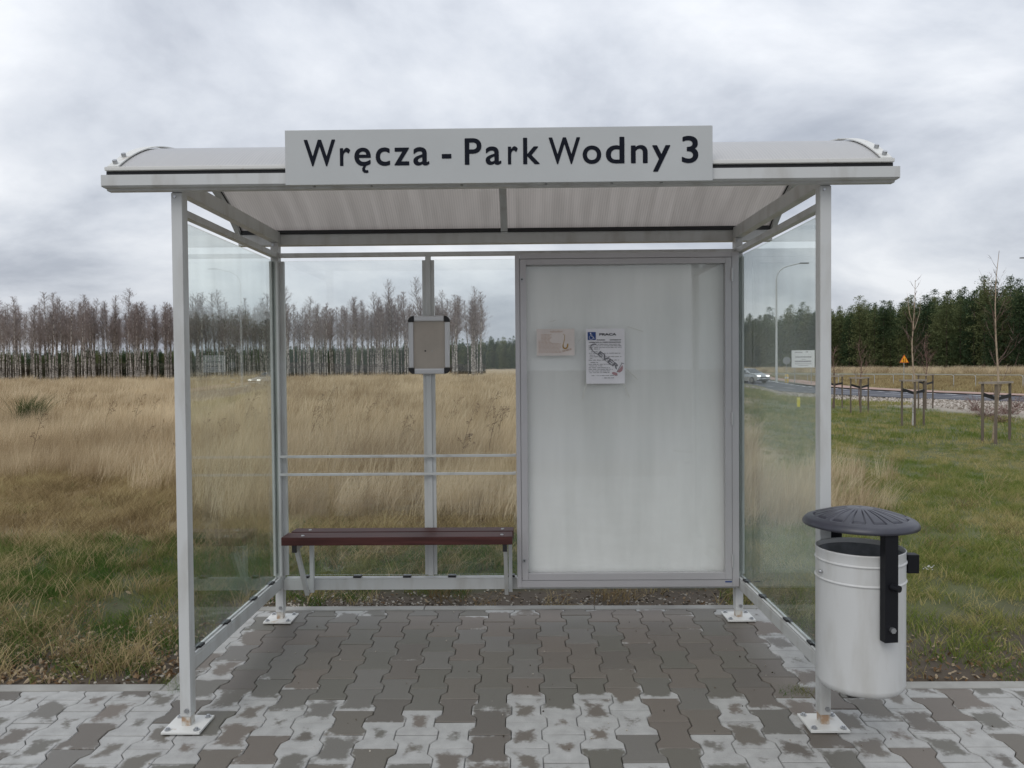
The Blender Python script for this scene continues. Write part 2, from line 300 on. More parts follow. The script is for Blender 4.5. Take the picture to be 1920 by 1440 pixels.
def ground_mat():
    m = bpy.data.materials.new('ground_cover'); m.use_nodes = True
    n, l = m.node_tree.nodes, m.node_tree.links; b = n['Principled BSDF']
    a = N(n, 'ShaderNodeAttribute'); a.attribute_name = 'gcol'
    g = N(n, 'ShaderNodeNewGeometry')
    x1 = N(n, 'ShaderNodeTexNoise'); x1.inputs['Scale'].default_value = 3.0; x1.inputs['Detail'].default_value = 10; x1.inputs['Roughness'].default_value = 0.7
    l.new(g.outputs['Position'], x1.inputs['Vector'])
    x2 = N(n, 'ShaderNodeTexNoise'); x2.inputs['Scale'].default_value = 0.12; x2.inputs['Detail'].default_value = 5; l.new(g.outputs['Position'], x2.inputs['Vector'])
    k = N(n, 'ShaderNodeMath', operation='MULTIPLY_ADD'); k.inputs[1].default_value = 1.1; k.inputs[2].default_value = 0.15; l.new(x1.outputs[0], k.inputs[0])
    k2 = N(n, 'ShaderNodeMath', operation='MULTIPLY_ADD'); k2.inputs[1].default_value = 0.7; l.new(x2.outputs[0], k2.inputs[0]); l.new(k.outputs[0], k2.inputs[2])
    v = N(n, 'ShaderNodeVectorMath', operation='SCALE'); l.new(a.outputs['Color'], v.inputs[0]); l.new(k2.outputs[0], v.inputs['Scale'])
    l.new(v.outputs[0], b.inputs['Base Color']); b.inputs['Roughness'].default_value = 0.95
    bp = N(n, 'ShaderNodeBump'); bp.inputs['Strength'].default_value = 0.6; bp.inputs['Distance'].default_value = 0.03
    l.new(x1.outputs[0], bp.inputs['Height']); l.new(bp.outputs[0], b.inputs['Normal'])
    return m
MT['ground'] = ground_mat()

# ------------------------------------------------------------------ builders
COL = scn.collection
WLOC = {}
def tag(o, label=None, cat=None, group=None, kind=None):
    if label: o['label'] = label
    if cat: o['category'] = cat
    if group: o['group'] = group
    if kind: o['kind'] = kind
    return o
def thing(name, label, cat, loc, group=None):
    o = bpy.data.objects.new(name, None); o.empty_display_size = 0.1; COL.objects.link(o)
    o.location = loc; WLOC[o] = Vector(loc)
    return tag(o, label, cat, group)
class MB:
    def __init__(s): s.v = []; s.f = []; s.sm = []
    def add(s, vs, fs, smooth=False):
        b = len(s.v); s.v += [Vector(q) for q in vs]; s.f += [tuple(b+i for i in q) for q in fs]; s.sm += [smooth]*len(fs); return s
    def box(s, x0, x1, y0, y1, z0, z1, bev=0.0):
        if bev <= 0:
            vs = [(x0,y0,z0),(x1,y0,z0),(x1,y1,z0),(x0,y1,z0),(x0,y0,z1),(x1,y0,z1),(x1,y1,z1),(x0,y1,z1)]
            return s.add(vs, [(0,3,2,1),(4,5,6,7),(0,1,5,4),(1,2,6,5),(2,3,7,6),(3,0,4,7)])
        bm = bmesh.new()
        bmesh.ops.create_cube(bm, size=1.0)
        for v in bm.verts:
            v.co = Vector(((x0+x1)/2+v.co.x*(x1-x0), (y0+y1)/2+v.co.y*(y1-y0), (z0+z1)/2+v.co.z*(z1-z0)))
        bmesh.ops.bevel(bm, geom=bm.edges[:], offset=bev, segments=2, profile=0.7, affect='EDGES')
        bm.verts.index_update()
        s.add([v.co.copy() for v in bm.verts], [[v.index for v in f.verts] for f in bm.faces]); bm.free(); return s
    def tube(s, pts, rads, n=8, cap=True, smooth=True):
        pts = [Vector(p) for p in pts]
        if isinstance(rads, (int, float)): rads = [rads]*len(pts)
        rings = []; up = None
        for i, p in enumerate(pts):
            t = (pts[min(i+1, len(pts)-1)] - pts[max(i-1, 0)]).normalized()
            if up is None: up = Vector((0,0,1)) if abs(t.z) < .9 else Vector((1,0,0))
            a = t.cross(up)
            if a.length < 1e-6: a = t.orthogonal()
            a.normalize(); b = t.cross(a).normalized(); up = -b if False else up
            rings.append([p + (a*math.cos(2*math.pi*k/n) + b*math.sin(2*math.pi*k/n))*rads[i] for k in range(n)])
        vs = [q for r in rings for q in r]; fs = []
        for i in range(len(rings)-1):
            for k in range(n):
                fs.append((i*n+k, i*n+(k+1)%n, (i+1)*n+(k+1)%n, (i+1)*n+k))
        s.add(vs, fs, smooth)
        if cap: s.add(rings[0], [tuple(range(n))]); s.add(rings[-1], [tuple(reversed(range(n)))])
        return s
    def bar(s, a, b, w, h, up=(0,0,1)):
        a, b = Vector(a), Vector(b); t = (b-a).normalized(); u = Vector(up); u = (u - t*u.dot(t)).normalized(); r = t.cross(u)
        vs = [p + r*(sx*w/2) + u*(sz*h/2) for p in (a, b) for sx, sz in ((-1,-1),(1,-1),(1,1),(-1,1))]
        return s.add(vs, [(0,3,2,1),(4,5,6,7),(0,1,5,4),(1,2,6,5),(2,3,7,6),(3,0,4,7)])
    def lathe(s, c, prof, n=48, smooth=True, a0=0.0):
        c = Vector(c); vs = []; fs = []
        for r, z in prof:
            for k in range(n):
                a = a0+2*math.pi*k/n; vs.append(c+Vector((r*math.cos(a), r*math.sin(a), z)))
        for i in range(len(prof)-1):
            for k in range(n): fs.append((i*n+k, i*n+(k+1)%n, (i+1)*n+(k+1)%n, (i+1)*n+k))
        return s.add(vs, fs, smooth)
    def cyl(s, a, b, r, n=16): return s.tube([a, b], [r, r], n, True, True)
    def build(s, name, m, parent=None, origin=None, smooth=None):
        org = WLOC[parent] if parent is not None else Vector(origin or (0,0,0))
        if parent is not None and origin is not None: org = Vector(origin)
        me = bpy.data.meshes.new(name)
        me.from_pydata([tuple(v-org) for v in s.v], [], s.f)
        me.polygons.foreach_set('use_smooth', [bool(smooth) if smooth is not None else q for q in s.sm])
        me.materials.append(MT[m] if isinstance(m, str) else m)
        o = bpy.data.objects.new(name, me); COL.objects.link(o)
        WLOC[o] = org
        if parent is not None:
            o.parent = parent; o.location = org - WLOC[parent]
        else: o.location = org
        return o
def box(name, m, parent, *a, bev=0.0, origin=None): return MB().box(*a, bev=bev).build(name, m, parent, origin)
def copy_tree(o, parent=None):
    c = o.copy(); COL.objects.link(c); c.parent = parent
    for ch in list(o.children): copy_tree(ch, c)
    return c
def prism(poly, y0, y1):     # x-z outline extruded in y
    n = len(poly); vs = [(x, y0, z) for x, z in poly] + [(x, y1, z) for x, z in poly]
    fs = [tuple(range(n)), tuple(reversed(range(n, 2*n)))] + [(i, i+n, (i+1)%n+n, (i+1)%n) for i in range(n)]
    return vs, fs
def text_mesh(body, size, bold=0.0, spacing=1.0, shear=0.0):
    cu = bpy.data.curves.new('t', 'FONT'); cu.body = body; cu.size = size; cu.offset = bold; cu.space_character = spacing; cu.shear = shear
    cu.fill_mode = 'FRONT'; cu.resolution_u = 6
    o = bpy.data.objects.new('t', cu); COL.objects.link(o)
    dg = bpy.context.evaluated_depsgraph_get(); me = bpy.data.meshes.new_from_object(o.evaluated_get(dg))
    vs = [v.co.copy() for v in me.vertices]; fs = [tuple(p.vertices) for p in me.polygons]
    bpy.data.objects.remove(o); bpy.data.curves.remove(cu); bpy.data.meshes.remove(me)
    return vs, fs
def put_text(mb, body, x0, x1, zb, y, height=None, bold=0.0, spacing=1.0, shear=0.0, rot=0.0, pivot=None, size=1.0):
    """flat lettering on a wall facing -y: fits width x0..x1, baseline at zb; height = cap height"""
    vs, fs = text_mesh(body, size, 0.0, spacing, shear)
    if bold:
        v0, f0 = vs, fs; vs, fs = [], []
        for i in range(17):
            a = 2*math.pi*i/16; ox, oy = (bold*math.cos(a), bold*math.sin(a)) if i < 16 else (0, 0); b_ = len(vs)
            vs += [Vector((q.x+ox, q.y+oy, -i*.00002)) for q in v0]; fs += [tuple(b_+k for k in f) for f in f0]
    xs = [v.x for v in vs]; lo, hi = min(xs), max(xs); kx = (x1-x0)/(hi-lo)
    capv, _ = text_mesh('H', size); ch = max(v.y for v in capv)-min(v.y for v in capv)+2*bold; base = min(v.y for v in capv)-bold
    kz = height/ch if height else kx
    out = []
    for v in vs:
        x = x0+(v.x-lo)*kx; z = zb+(v.y-base)*kz
        if rot:
            px, pz = pivot; dx_, dz_ = x-px, z-pz
            x = px+dx_*math.cos(rot)-dz_*math.sin(rot); z = pz+dx_*math.sin(rot)+dz_*math.cos(rot)
        out.append((x, y+(v.z if bold else 0), z))
    mb.add(out, fs)

# value noise for layouts
_perm = rng.random((256, 256))
def vnoise(x, y, s):
    x = np.asarray(x)/s; y = np.asarray(y)/s
    xi = np.floor(x).astype(int); yi = np.floor(y).astype(int); fx = x-xi; fy = y-yi
    fx = fx*fx*(3-2*fx); fy = fy*fy*(3-2*fy)
    g = lambda a, b: _perm[a % 256, b % 256]
    return (g(xi,yi)*(1-fx)+g(xi+1,yi)*fx)*(1-fy)+(g(xi,yi+1)*(1-fx)+g(xi+1,yi+1)*fx)*fy
def sstep(a, b, x): t = np.clip((np.asarray(x, float)-a)/(b-a), 0, 1); return t*t*(3-2*t)

# ------------------------------------------------------------------ terrain
SL = 0.0304                       # the paving falls towards the road
BX0, BX1, BY0, BY1, KW = -1.45, 1.45, 0.315, 1.318, 0.062
def in_paving(x, y, m=0.0):
    x = np.asarray(x); y = np.asarray(y)
    return ((y < BY0+KW+m) & (y > -6.3-m)) | ((x > BX0-KW-m) & (x < BX1+KW+m) & (y < BY1+KW+m) & (y > -6.3-m))
def lawn_t(x, y): return np.asarray(x) - 0.28*(np.asarray(y)+3) - 0.25 + 1.0*(vnoise(x, y, 2.3)-0.5)
def zg(x, y):
    x = np.asarray(x, float); y = np.asarray(y, float)
    t = x - 0.28*(y+3) - 0.3
    z = -0.30*sstep(0, 3.5, t)*sstep(3, 11, y)*(1-0*x)
    z = z - 0.30*sstep(24, 46, y)*sstep(8, 17, x)
    z = z + 0.05*(vnoise(x, y, 6.0)-0.5)*sstep(3, 8, np.hypot(x, y-1)) + 0.02*(vnoise(x, y, 0.7)-0.5)*sstep(1.6, 3, np.abs(y-0.5)+np.abs(x)*0.5)
    return z
RC = [(36,-30),(35,-5),(33,8),(29.8,22),(27.0,36),(24.2,52),(23.2,66),(23.9,80),(27,100),(34,125),(46,160)]
def catmull(pts, n=8):
    out = []
    p = [Vector((*q, 0)) for q in pts]
    for i in range(len(p)-1):
        a, b, c, d = p[max(i-1,0)], p[i], p[i+1], p[min(i+2, len(p)-1)]
        for k in range(n):
            t = k/n
            out.append(0.5*((2*b)+(-a+c)*t+(2*a-5*b+4*c-d)*t*t+(-a+3*b-3*c+d)*t**3))
    out.append(p[-1]); return out
ROADC = catmull(RC, 8)
rcx = np.array([p.x for p in ROADC]); rcy = np.array([p.y for p in ROADC])
def road_off(x, y):              # signed offset from the road's centre line, right positive
    cx = np.interp(y, rcy, rcx); return np.asarray(x)-cx

def grid_lines(breaks):
    out = []
    for (a, b, st) in breaks:
        k = max(1, int(round((b-a)/st))); out += list(np.linspace(a, b, k, endpoint=False))
    out.append(breaks[-1][1]); return np.array(out)
gx = grid_lines([(-1500,-300,200),(-300,-100,25),(-100,-30,5),(-30,-8,1.0),(-8,-2,.2),(-2,BX0-KW,.1),(BX0-KW,BX0-KW+.02,.02),(BX0-KW+.02,BX1+KW-.02,.15),(BX1+KW-.02,BX1+KW,.02),(BX1+KW,8,.2),(8,45,.8),(45,120,5),(120,300,25),(300,1500,200)])
gy = grid_lines([(-400,-60,60),(-60,-8,4),(-8,-6.3,.4),(-6.3,-.4,.6),(-.4,BY0+KW-.02,.1),(BY0+KW-.02,BY0+KW,.02),(BY0+KW,BY1+KW-.02,.1),(BY1+KW-.02,BY1+KW,.02),(BY1+KW,6,.1),(6,15,.3),(15,50,.8),(50,130,4),(130,400,25),(400,2200,200)])
XX, YY = np.meshgrid(gx, gy); ZZ = zg(XX, YY)
inp = in_paving(XX, YY, -0.004); ZZ = np.where(inp, -0.12+SL*np.minimum(YY, 1.4), ZZ)
roff = road_off(XX, YY)
ZZ = np.where((np.abs(roff) < 7.6) & (YY > -30), ZZ-0.05, ZZ)
ZZ = np.where((YY < -6.3), -0.42, ZZ)
ny, nx = XX.shape
me = bpy.data.meshes.new('ground')
idx = np.arange(nx*ny).reshape(ny, nx)
quads = np.stack([idx[:-1,:-1], idx[:-1,1:], idx[1:,1:], idx[1:,:-1]], -1).reshape(-1, 4)
me.from_pydata(np.stack([XX, YY, ZZ], -1).reshape(-1, 3).tolist(), [], quads.tolist())
lt = lawn_t(XX, YY)
def lerp(a, b, t): return a*(1-t[..., None]) + b*t[..., None]
c_straw = np.array((0.34, 0.26, 0.155)); c_brown = np.array((0.19, 0.145, 0.075)); c_green = np.array((0.055, 0.062, 0.024)); c_lawn = np.array((0.090, 0.100, 0.036))
c_soil = np.array((0.080, 0.062, 0.044)); c_rub = np.array((0.31, 0.275, 0.225)); c_verge = np.array((0.165, 0.150, 0.075))
colr = np.ones((ny, nx, 3))*c_straw
colr = lerp(colr, np.broadcast_to(c_brown, colr.shape), 1-sstep(3.6, 7.0, YY))
colr = lerp(colr, np.broadcast_to(c_green, colr.shape), (1-sstep(2.9, 3.6, YY)))
colr = lerp(colr, np.broadcast_to(c_lawn, colr.shape), sstep(-0.4, 0.6, lt))
soil = (1-sstep(1.75, 2.15, YY+0.5*(vnoise(XX, YY, .4)-.5)))*(1-sstep(1.5, 2.3, np.abs(XX)))
soil = np.maximum(soil, (1-sstep(0.8, 1.5, YY+0.6*(vnoise(XX, YY, .5)-.5))))
colr = lerp(colr, np.broadcast_to(c_soil, colr.shape), soil)
far = sstep(30, 37, YY)*sstep(6, 10, XX)+sstep(14.5, 16.5, XX+1.2*(vnoise(XX, YY, 1.5)-.5))*sstep(5, 9, YY)
colr = lerp(colr, np.broadcast_to(c_rub, colr.shape), np.clip(far, 0, 1)*(roff < -3)*(1-sstep(40, 56, YY)))
colr = lerp(colr, np.broadcast_to(c_verge, colr.shape), np.clip((sstep(2, 5, roff)+sstep(46, 60, YY)*sstep(4, 8, XX)), 0, 1)*(YY > 5))
ca = me.color_attributes.new('gcol', 'FLOAT_COLOR', 'POINT')
ca.data.foreach_set('color', np.concatenate([colr, np.ones((ny, nx, 1))], -1).reshape(-1).astype(np.float32))
me.materials.append(MT['ground']); me.polygons.foreach_set('use_smooth', [True]*len(me.polygons))
go = bpy.data.objects.new('ground', me); COL.objects.link(go); tag(go, 'rough ground of field and lawn around the bus stop', kind='structure')

# ------------------------------------------------------------------ paving
pz = lambda y: SL*y
pav = MB()
pav.add([(-14,-6.2,pz(-6.2)-.03),(14,-6.2,pz(-6.2)-.03),(14,BY0,pz(BY0)-.03),(-14,BY0,pz(BY0)-.03)], [(0,1,2,3)])
pav.add([(BX0,BY0,pz(BY0)-.03),(BX1,BY0,pz(BY0)-.03),(BX1,BY1,pz(BY1)-.03),(BX0,BY1,pz(BY1)-.03)], [(0,1,2,3)])
paving = pav.build('pavement', 'bed', None, (0,0,0)); tag(paving, 'damp grey pavement of interlocking concrete stones', kind='structure')
w1, w2, GAP = 0.0825, 0.059, 0.0013
def paver_outline():
    e_ = .0986; pts = [(-w1,-e_),(w1,-e_),(w1,-.066),(w1-.003,-.061),(w2+.003,-.039),(w2,-.034),(w2,.034),(w2+.003,.039),(w1-.003,.061),(w1,.066),(w1,e_),
           (-w1,e_),(-w1,.066),(-w1+.003,.061),(-w2-.003,.039),(-w2,.034),(-w2,-.034),(-w2-.003,-.039),(-w1+.003,-.061),(-w1,-.066)]
    return pts
def clip(poly, f):               # keep f(p) >= 0
    out = []
    for i in range(len(poly)):
        a, b = poly[i], poly[(i+1) % len(poly)]; fa, fb = f(a), f(b)
        if fa >= 0: out.append(a)
        if (fa >= 0) != (fb >= 0):
            t = fa/(fa-fb); out.append((a[0]+(b[0]-a[0])*t, a[1]+(b[1]-a[1])*t))
    return out
def inset(poly, d):
    n = len(poly); out = []
    for i in range(n):
        p0, p1, p2 = (Vector(poly[(i-1) % n]), Vector(poly[i]), Vector(poly[(i+1) % n]))
        a = (p1-p0); b = (p2-p1)
        if a.length < 1e-7 or b.length < 1e-7: out.append(tuple(p1)); continue
        a.normalize(); b.normalize(); na = Vector((-a.y, a.x)); nb = Vector((-b.y, b.x)); m = na+nb
        if m.length < 1e-3: out.append(tuple(p1+na*d)); continue
        m.normalize(); out.append(tuple(p1+m*(d/max(0.5, m.dot(na)))))
    return out
def clean(poly):
    out = []
    for p in poly:
        if not out or (abs(p[0]-out[-1][0])+abs(p[1]-out[-1][1])) > 0.003: out.append(p)
    if len(out) > 1 and (abs(out[0][0]-out[-1][0])+abs(out[0][1]-out[-1][1])) < 0.003: out.pop()
    return out
def paver_geo(poly):
    o = inset(poly, GAP); t = inset(poly, GAP+0.0026); n = len(poly)
    vs = [(x, y, 0.0) for x, y in t] + [(x, y, -0.0032) for x, y in o] + [(x, y, -0.032) for x, y in o]
    fs = [tuple(range(n))]
    for i in range(n):
        j = (i+1) % n; fs += [(n+i, n+j, j, i), (2*n+i, 2*n+j, n+j, n+i)]
    return vs, fs
def paver_mesh(geo, rnd=0.0, name='paver', locs=None, rnds=None):
    vs, fs = geo; me = bpy.data.meshes.new(name); me.from_pydata(vs, [], fs)
    a = me.attributes.new('loc', 'FLOAT_VECTOR', 'POINT'); a.data.foreach_set('vector', np.array(locs if locs is not None else vs, dtype=np.float32).reshape(-1))
    b = me.attributes.new('rnd', 'FLOAT', 'POINT'); b.data.foreach_set('value', np.array(rnds if rnds is not None else [rnd]*len(vs), dtype=np.float32))
    me.materials.append(MT['paver']); return me
OUT = paver_outline(); full = paver_mesh(paver_geo(OUT))
X0P, Y0P = 0.088, 0.131        # one stone's centre, from the photograph
items = []
for i in range(-98, 98):
    for j in range(-34, 9):
        x = X0P+i*0.1415; y = Y0P+j*0.2+(0.1 if i % 2 else 0.0)
        bay = BX0-.065 < x < BX1+.065
        if not bay and y-.1 > BY0-.02: continue
        if y-.1 > BY1-.02 or y+.1 < -6.15 or abs(x) > 13.8: continue
        poly = [(px_+x, py_+y) for px_, py_ in OUT]; cut = False
        if bay:
            if y+.1 > BY1: poly = clip(poly, lambda p: BY1-p[1]); cut = True
            if y > BY0 and (x-w1 < BX0): poly = clip(poly, lambda p: p[0]-BX0); cut = True
            if y > BY0 and (x+w1 > BX1): poly = clip(poly, lambda p: BX1-p[0]); cut = True
        elif y+.1 > BY0: poly = clip(poly, lambda p: BY0-p[1]); cut = True
        poly = clean(poly)
        if len(poly) < 4: continue
        items.append((x, y, poly, cut))
def shown(it):
    x, y = it[0], it[1]
    if y < -.42: return 1e3+abs(y)*10+abs(x)
    return max(0, abs(x)-0.62*(y+3.0)-.12)*10+abs(x)*.1+abs(y)*.05
items.sort(key=shown)
near, rest = items[:298], items[298:]
jit = lambda s: random.uniform(-s, s)
for x, y, poly, cut in near:
    if cut:
        loc = [(a-x, b-y) for a, b in poly]; me = paver_mesh(paver_geo(loc))
    else: me = full
    o = bpy.data.objects.new('paver', me); COL.objects.link(o); o.parent = paving
    o.location = (x, y, pz(y)+jit(.0012)); o.rotation_euler = (SL+jit(.007), jit(.008), jit(.006))
V, Fc, LC, RN = [], [], [], []
for x, y, poly, cut in rest:
    vs, fs = paver_geo([(a-x, b-y) for a, b in poly]); b0 = len(V); r = random.random()
    zj = jit(.0012)
    V += [(a+x, b+y, c+pz(y+b)+zj) for a, b, c in vs]; LC += vs; RN += [r]*len(vs); Fc += [tuple(b0+q for q in f) for f in fs]
me = paver_mesh((V, Fc), 0, 'paver_field', LC, RN); o = bpy.data.objects.new('paver_field', me); COL.objects.link(o); o.parent = paving; o['kind'] = 'stuff'
# concrete edging, one-metre lengths
def edging(a, b, wdir):
    a, b = Vector(a), Vector(b); L = (b-a).length; k = max(1, round(L)); t = (b-a)/k; w = Vector(wdir)*KW
    for i in range(k):
        p, q = a+t*i+t.normalized()*.002, a+t*(i+1)-t.normalized()*.002
        zo = 0.004+jit(.002); h = 0.11
        base = [p, q, q+w, p+w]
        mb = MB(); ins = Vector((0,0,0.006))
        cen = sum(base, Vector())/4
        top = [c+(cen-c)*0.0+Vector((0,0,pz(c.y)+zo)) for c in base]
        topi = []
        for c in base:
            d = cen-c; dt = t.normalized()*math.copysign(.004, d.dot(t)); dw = Vector(wdir)*math.copysign(.004, d.dot(Vector(wdir)))
            topi.append(c+dt+dw+Vector((0,0,pz(c.y)+zo)))
        mid = [c+Vector((0,0,pz(c.y)+zo-.004)) for c in base]; bot = [c+Vector((0,0,pz(c.y)+zo-h)) for c in base]
        vs = topi+mid+bot; fs = [(0,1,2,3)]
        for r_ in (0, 4):
            for n_ in range(4): m_ = (n_+1) % 4; fs.append((r_+4+n_, r_+4+m_, r_+m_, r_+n_))
        mb.add(vs, fs); mb.build('edging_stone', 'kerb', paving)
edging((BX0-KW, BY0, 0), (-8.45, BY0, 0), (0,1,0)); edging((BX1+KW, BY0, 0), (8.45, BY0, 0), (0,1,0))
edging((BX0, BY0, 0), (BX0, BY1+KW, 0), (-1,0,0)); edging((BX1, BY0, 0), (BX1, BY1+KW, 0), (1,0,0))
edging((BX0, BY1, 0), (BX1, BY1, 0), (0,1,0))
# the bus lane behind the photographer
zl = pz(-6.2)-.12
tag(MB().box(-14,14,-6.36,-6.2,zl-.1,pz(-6.2)+.005,bev=.01).build('kerb','kerb',None,(0,0,0)), 'long concrete kerb between pavement and bus lane', kind='structure')
tag(MB().add([(-400,-16,zl),(400,-16,zl),(400,-6.36,zl),(-400,-6.36,zl)],[(0,1,2,3)]).build('bus_lane','asphalt',None,(0,0,0)), 'grey asphalt lane in front of the pavement', kind='structure')

# ------------------------------------------------------------------ the shelter
D = 1.178; PX = 1.25
sh = thing('bus_shelter', 'light grey bus shelter with glass walls and curved opal roof', 'bus shelter', (0, 0.6, 0.02))
for sx in (-1, 1):
    for yy in (0.0, D):
        z0 = pz(yy); x = sx*PX
        pl = MB()
        for c in (1,):
            pl.box(x-.075, x+.075, yy-.075, yy+.075, z0+.003, z0+.012, bev=.002)
        plo = pl.build('base_plate', 'plate', sh)
        for ax in (-1, 1):
            for ay in (-1, 1):
                bx_, by_ = x+ax*.056, yy+ay*.056
                MB().cyl((bx_,by_,z0+.0125),(bx_,by_,z0+.0165),.012,14).cyl((bx_,by_,z0+.0165),(bx_,by_,z0+.0225),.0068,6).build('bolt', 'steel', plo)
        box('post_spigot', 'rusty', sh, x-.017, x+.017, yy-.021, yy+.021, z0+.012, z0+.075)
        po = box('post', 'frame', sh, x-.021, x+.021, yy-.025, yy+.025, z0+.05, 2.096, bev=.003)
        MB().cyl((x+.006,yy-.025,z0+.075),(x+.006,yy-.033,z0+.075),.009,6).build('bolt', 'steel', po)
        MB().cyl((x-.006,yy-.025,2.082),(x-.006,yy-.029,2.082),.006,8).build('bolt', 'steel', po)
    x = sx*PX
    box('cross_beam', 'frame', sh, x-.02, x+.02, -.018, 1.20, 2.0965, 2.156, bev=.002)
    box('side_top_rail', 'frame', sh, x-.016, x+.016, .0255, D-.0255, 2.012, 2.040, bev=.002)
    rl = box('side_bottom_rail', 'frame', sh, x-.018, x+.018, .0255, D-.0255, .218, .270, bev=.002)
    box('glazing_bead', 'frame', rl, x-.016, x-.006, .03, D-.03, .2705, .279); box('glazing_bead', 'frame', rl, x+.006, x+.016, .03, D-.03, .2705, .279)
    for yy in (.115, .40, .75, 1.02):
        box('glazing_clip', 'plastic', rl, x-.0145, x+.0145, yy-.022, yy+.022, .2795, .288)
    pane = box('glass_pane', 'glass', sh, x-.004, x+.004, .028, D-.028, .289, 1.992)
    for yy, zz0, zz1 in ((.0265, .30, 1.99), (D-.032, .30, 1.99)):
        box('glazing_gasket', 'frame_d', sh, x-.010, x-.0055, yy-.001, yy+.007, zz0, zz1)
    # edge channel at the rear post
    box('glazing_channel', 'frame', sh, x-.022, x-.011, D-.045, D-.0255, .29, 1.992)
    box('glazing_channel', 'frame', sh, x+.011, x+.022, D-.045, D-.0255, .29, 1.992)
box('rear_beam', 'frame', sh, -1.462, 1.445, 1.2005, 1.25, 2.086, 2.146, bev=.003)
box('rear_top_rail', 'frame', sh, -PX+.0215, PX-.0215, D-.016, D+.016, 2.016, 2.038, bev=.002)
rb = box('rear_bottom_rail', 'frame', sh, -PX+.0215, PX-.0215, D-.02, D+.02, .205, .262, bev=.002)
box('glazing_bead', 'frame', rb, -PX+.03, .045, D-.018, D-.006, .2625, .270); box('glazing_bead', 'frame', rb, -PX+.03, .045, D+.006, D+.018, .2625, .270)
for px_ in (573, 671, 764, 848, 958):
    xx = P(px_, 1083, D).x; box('glazing_clip', 'plastic', rb, xx-.021, xx+.021, D-.022, D+.014, .2705, .281)
MXC = -.4215
mp_ = box('rear_mid_post', 'frame', sh, MXC-.014, MXC+.014, D-.020, D+.014, .2825, 2.0155, bev=.0015)
box('glazing_channel', 'frame', mp_, MXC-.032, MXC-.0145, D-.010, D+.012, .284, 1.994); box('glazing_channel', 'frame', mp_, MXC+.0145, MXC+.032, D-.010, D+.012, .284, 1.994)
for a, b in ((-PX+.024, MXC-.0325), (MXC+.0325, .048)):
    box('glass_pane', 'glass_b', sh, a, b, D-.004, D+.004, .2825, 1.996)
box('rear_channel', 'frame', sh, -PX+.0215, -PX+.045, D-.008, D+.012, .283, 1.994)
for zz in (.937, .840):
    MB().box(-1.232, .046, D-.052, D-.040, zz-.007, zz+.007, bev=.003).build('back_rest_bar', 'frame', sh)
    for xx in (-1.225, MXC, .038):
        box('bar_bracket', 'frame', sh, xx-.008, xx+.008, D-.0395, D-.021, zz-.006, zz+.006)
# front gutter
gu = MB(); prof = [(-.094,2.150),(-.094,2.110),(-.084,2.104),(-.060,2.104),(-.056,2.098),(-.026,2.098),(-.0185,2.104),(-.0185,2.150),(-.030,2.150),(-.030,2.118),(-.080,2.118),(-.080,2.150)]
n = len(prof); GX0, GX1 = -1.502, 1.496
vs = [(GX0, y, z) for y, z in prof]+[(GX1, y, z) for y, z in prof]
gu.add(vs, [(i, (i+1) % n, (i+1) % n+n, i+n) for i in range(n)])
gut = gu.build('front_gutter', 'frame', sh)
for X in (GX0, GX1):
    e_ = MB(); e_.box(min(X, X+math.copysign(.003, X)), max(X, X+math.copysign(.003, X)), -.094, -.0185, 2.106, 2.150); e_.build('gutter_end', 'frame', gut)
for px_ in (590, 697, 866, 1024, 1147, 1240):
    xx = P(px_, 345, -.07).x; MB().cyl((xx,-.072,2.1038),(xx,-.072,2.0995),.005,8).build('screw', 'steel', gut)
# roof vault
RY0, RZ0, RY1, RZ1 = -.085, 2.172, 1.232, 2.152
def arc(t, off=0.0):             # t 0..1 front to rear
    c = RY1-RY0; sag = .225; Rr = c*c/(8*sag)+sag/2; half = math.asin(c/2/Rr)
    a = -half+2*half*t; y = (RY0+RY1)/2+(Rr+off)*math.sin(a); z = (Rr+off)*math.cos(a)-Rr*math.cos(half)
    return y, z+RZ0+(RZ1-RZ0)*t
def arch(x0, x1, o0, o1, k=36, t0=0.0, t1=1.0):
    vs = []; fs = []
    for i in range(k+1):
        t = t0+(t1-t0)*i/k
        for off in (o0, o1):
            y, z = arc(t, off)
            vs += [(x0, y, z), (x1, y, z)]
    for i in range(k):
        b = i*4; c = b+4
        fs += [(b, b+1, c+1, c), (b+2, c+2, c+3, b+3), (b, c, c+2, b+2), (b+1, b+3, c+3, c+1)]
    fs += [(0, 2, 3, 1), (k*4, k*4+1, k*4+3, k*4+2)]
    return vs, fs
rv, rf = [], []
for i in range(49):
    y, z = arc(i/48, .004); rv += [(-1.463, y, z), (1.452, y, z)]
for i in range(48): rf.append((2*i, 2*i+1, 2*i+3, 2*i+2))
roof = MB().add(rv, rf, True).build('roof_sheet', 'roof', sh)
for x0, x1 in ((-1.480, -1.440), (1.430, 1.470)):
    MB().add(*arch(x0, x1, .0085, .013)).build('roof_trim', 'plate', sh)
    MB().add(*arch(x0+.008, x1-.008, -.030, -.0045)).build('roof_rib', 'frame', sh)
    MB().add(*arch(x0+.004, x1-.004, -.004, -.0006)).build('roof_gasket', 'frame_d', sh)
    for t in (.02, .075):
        y, z = arc(t, .013); y2, z2 = arc(t, .027)
        xx = (x0+x1)/2; MB().cyl((xx,y,z),(xx,y2,z2),.009,8).build('screw', 'steel', roof)
MB().add(*arch(-.026, .010, -.028, -.0045)).build('roof_rib', 'frame', sh)
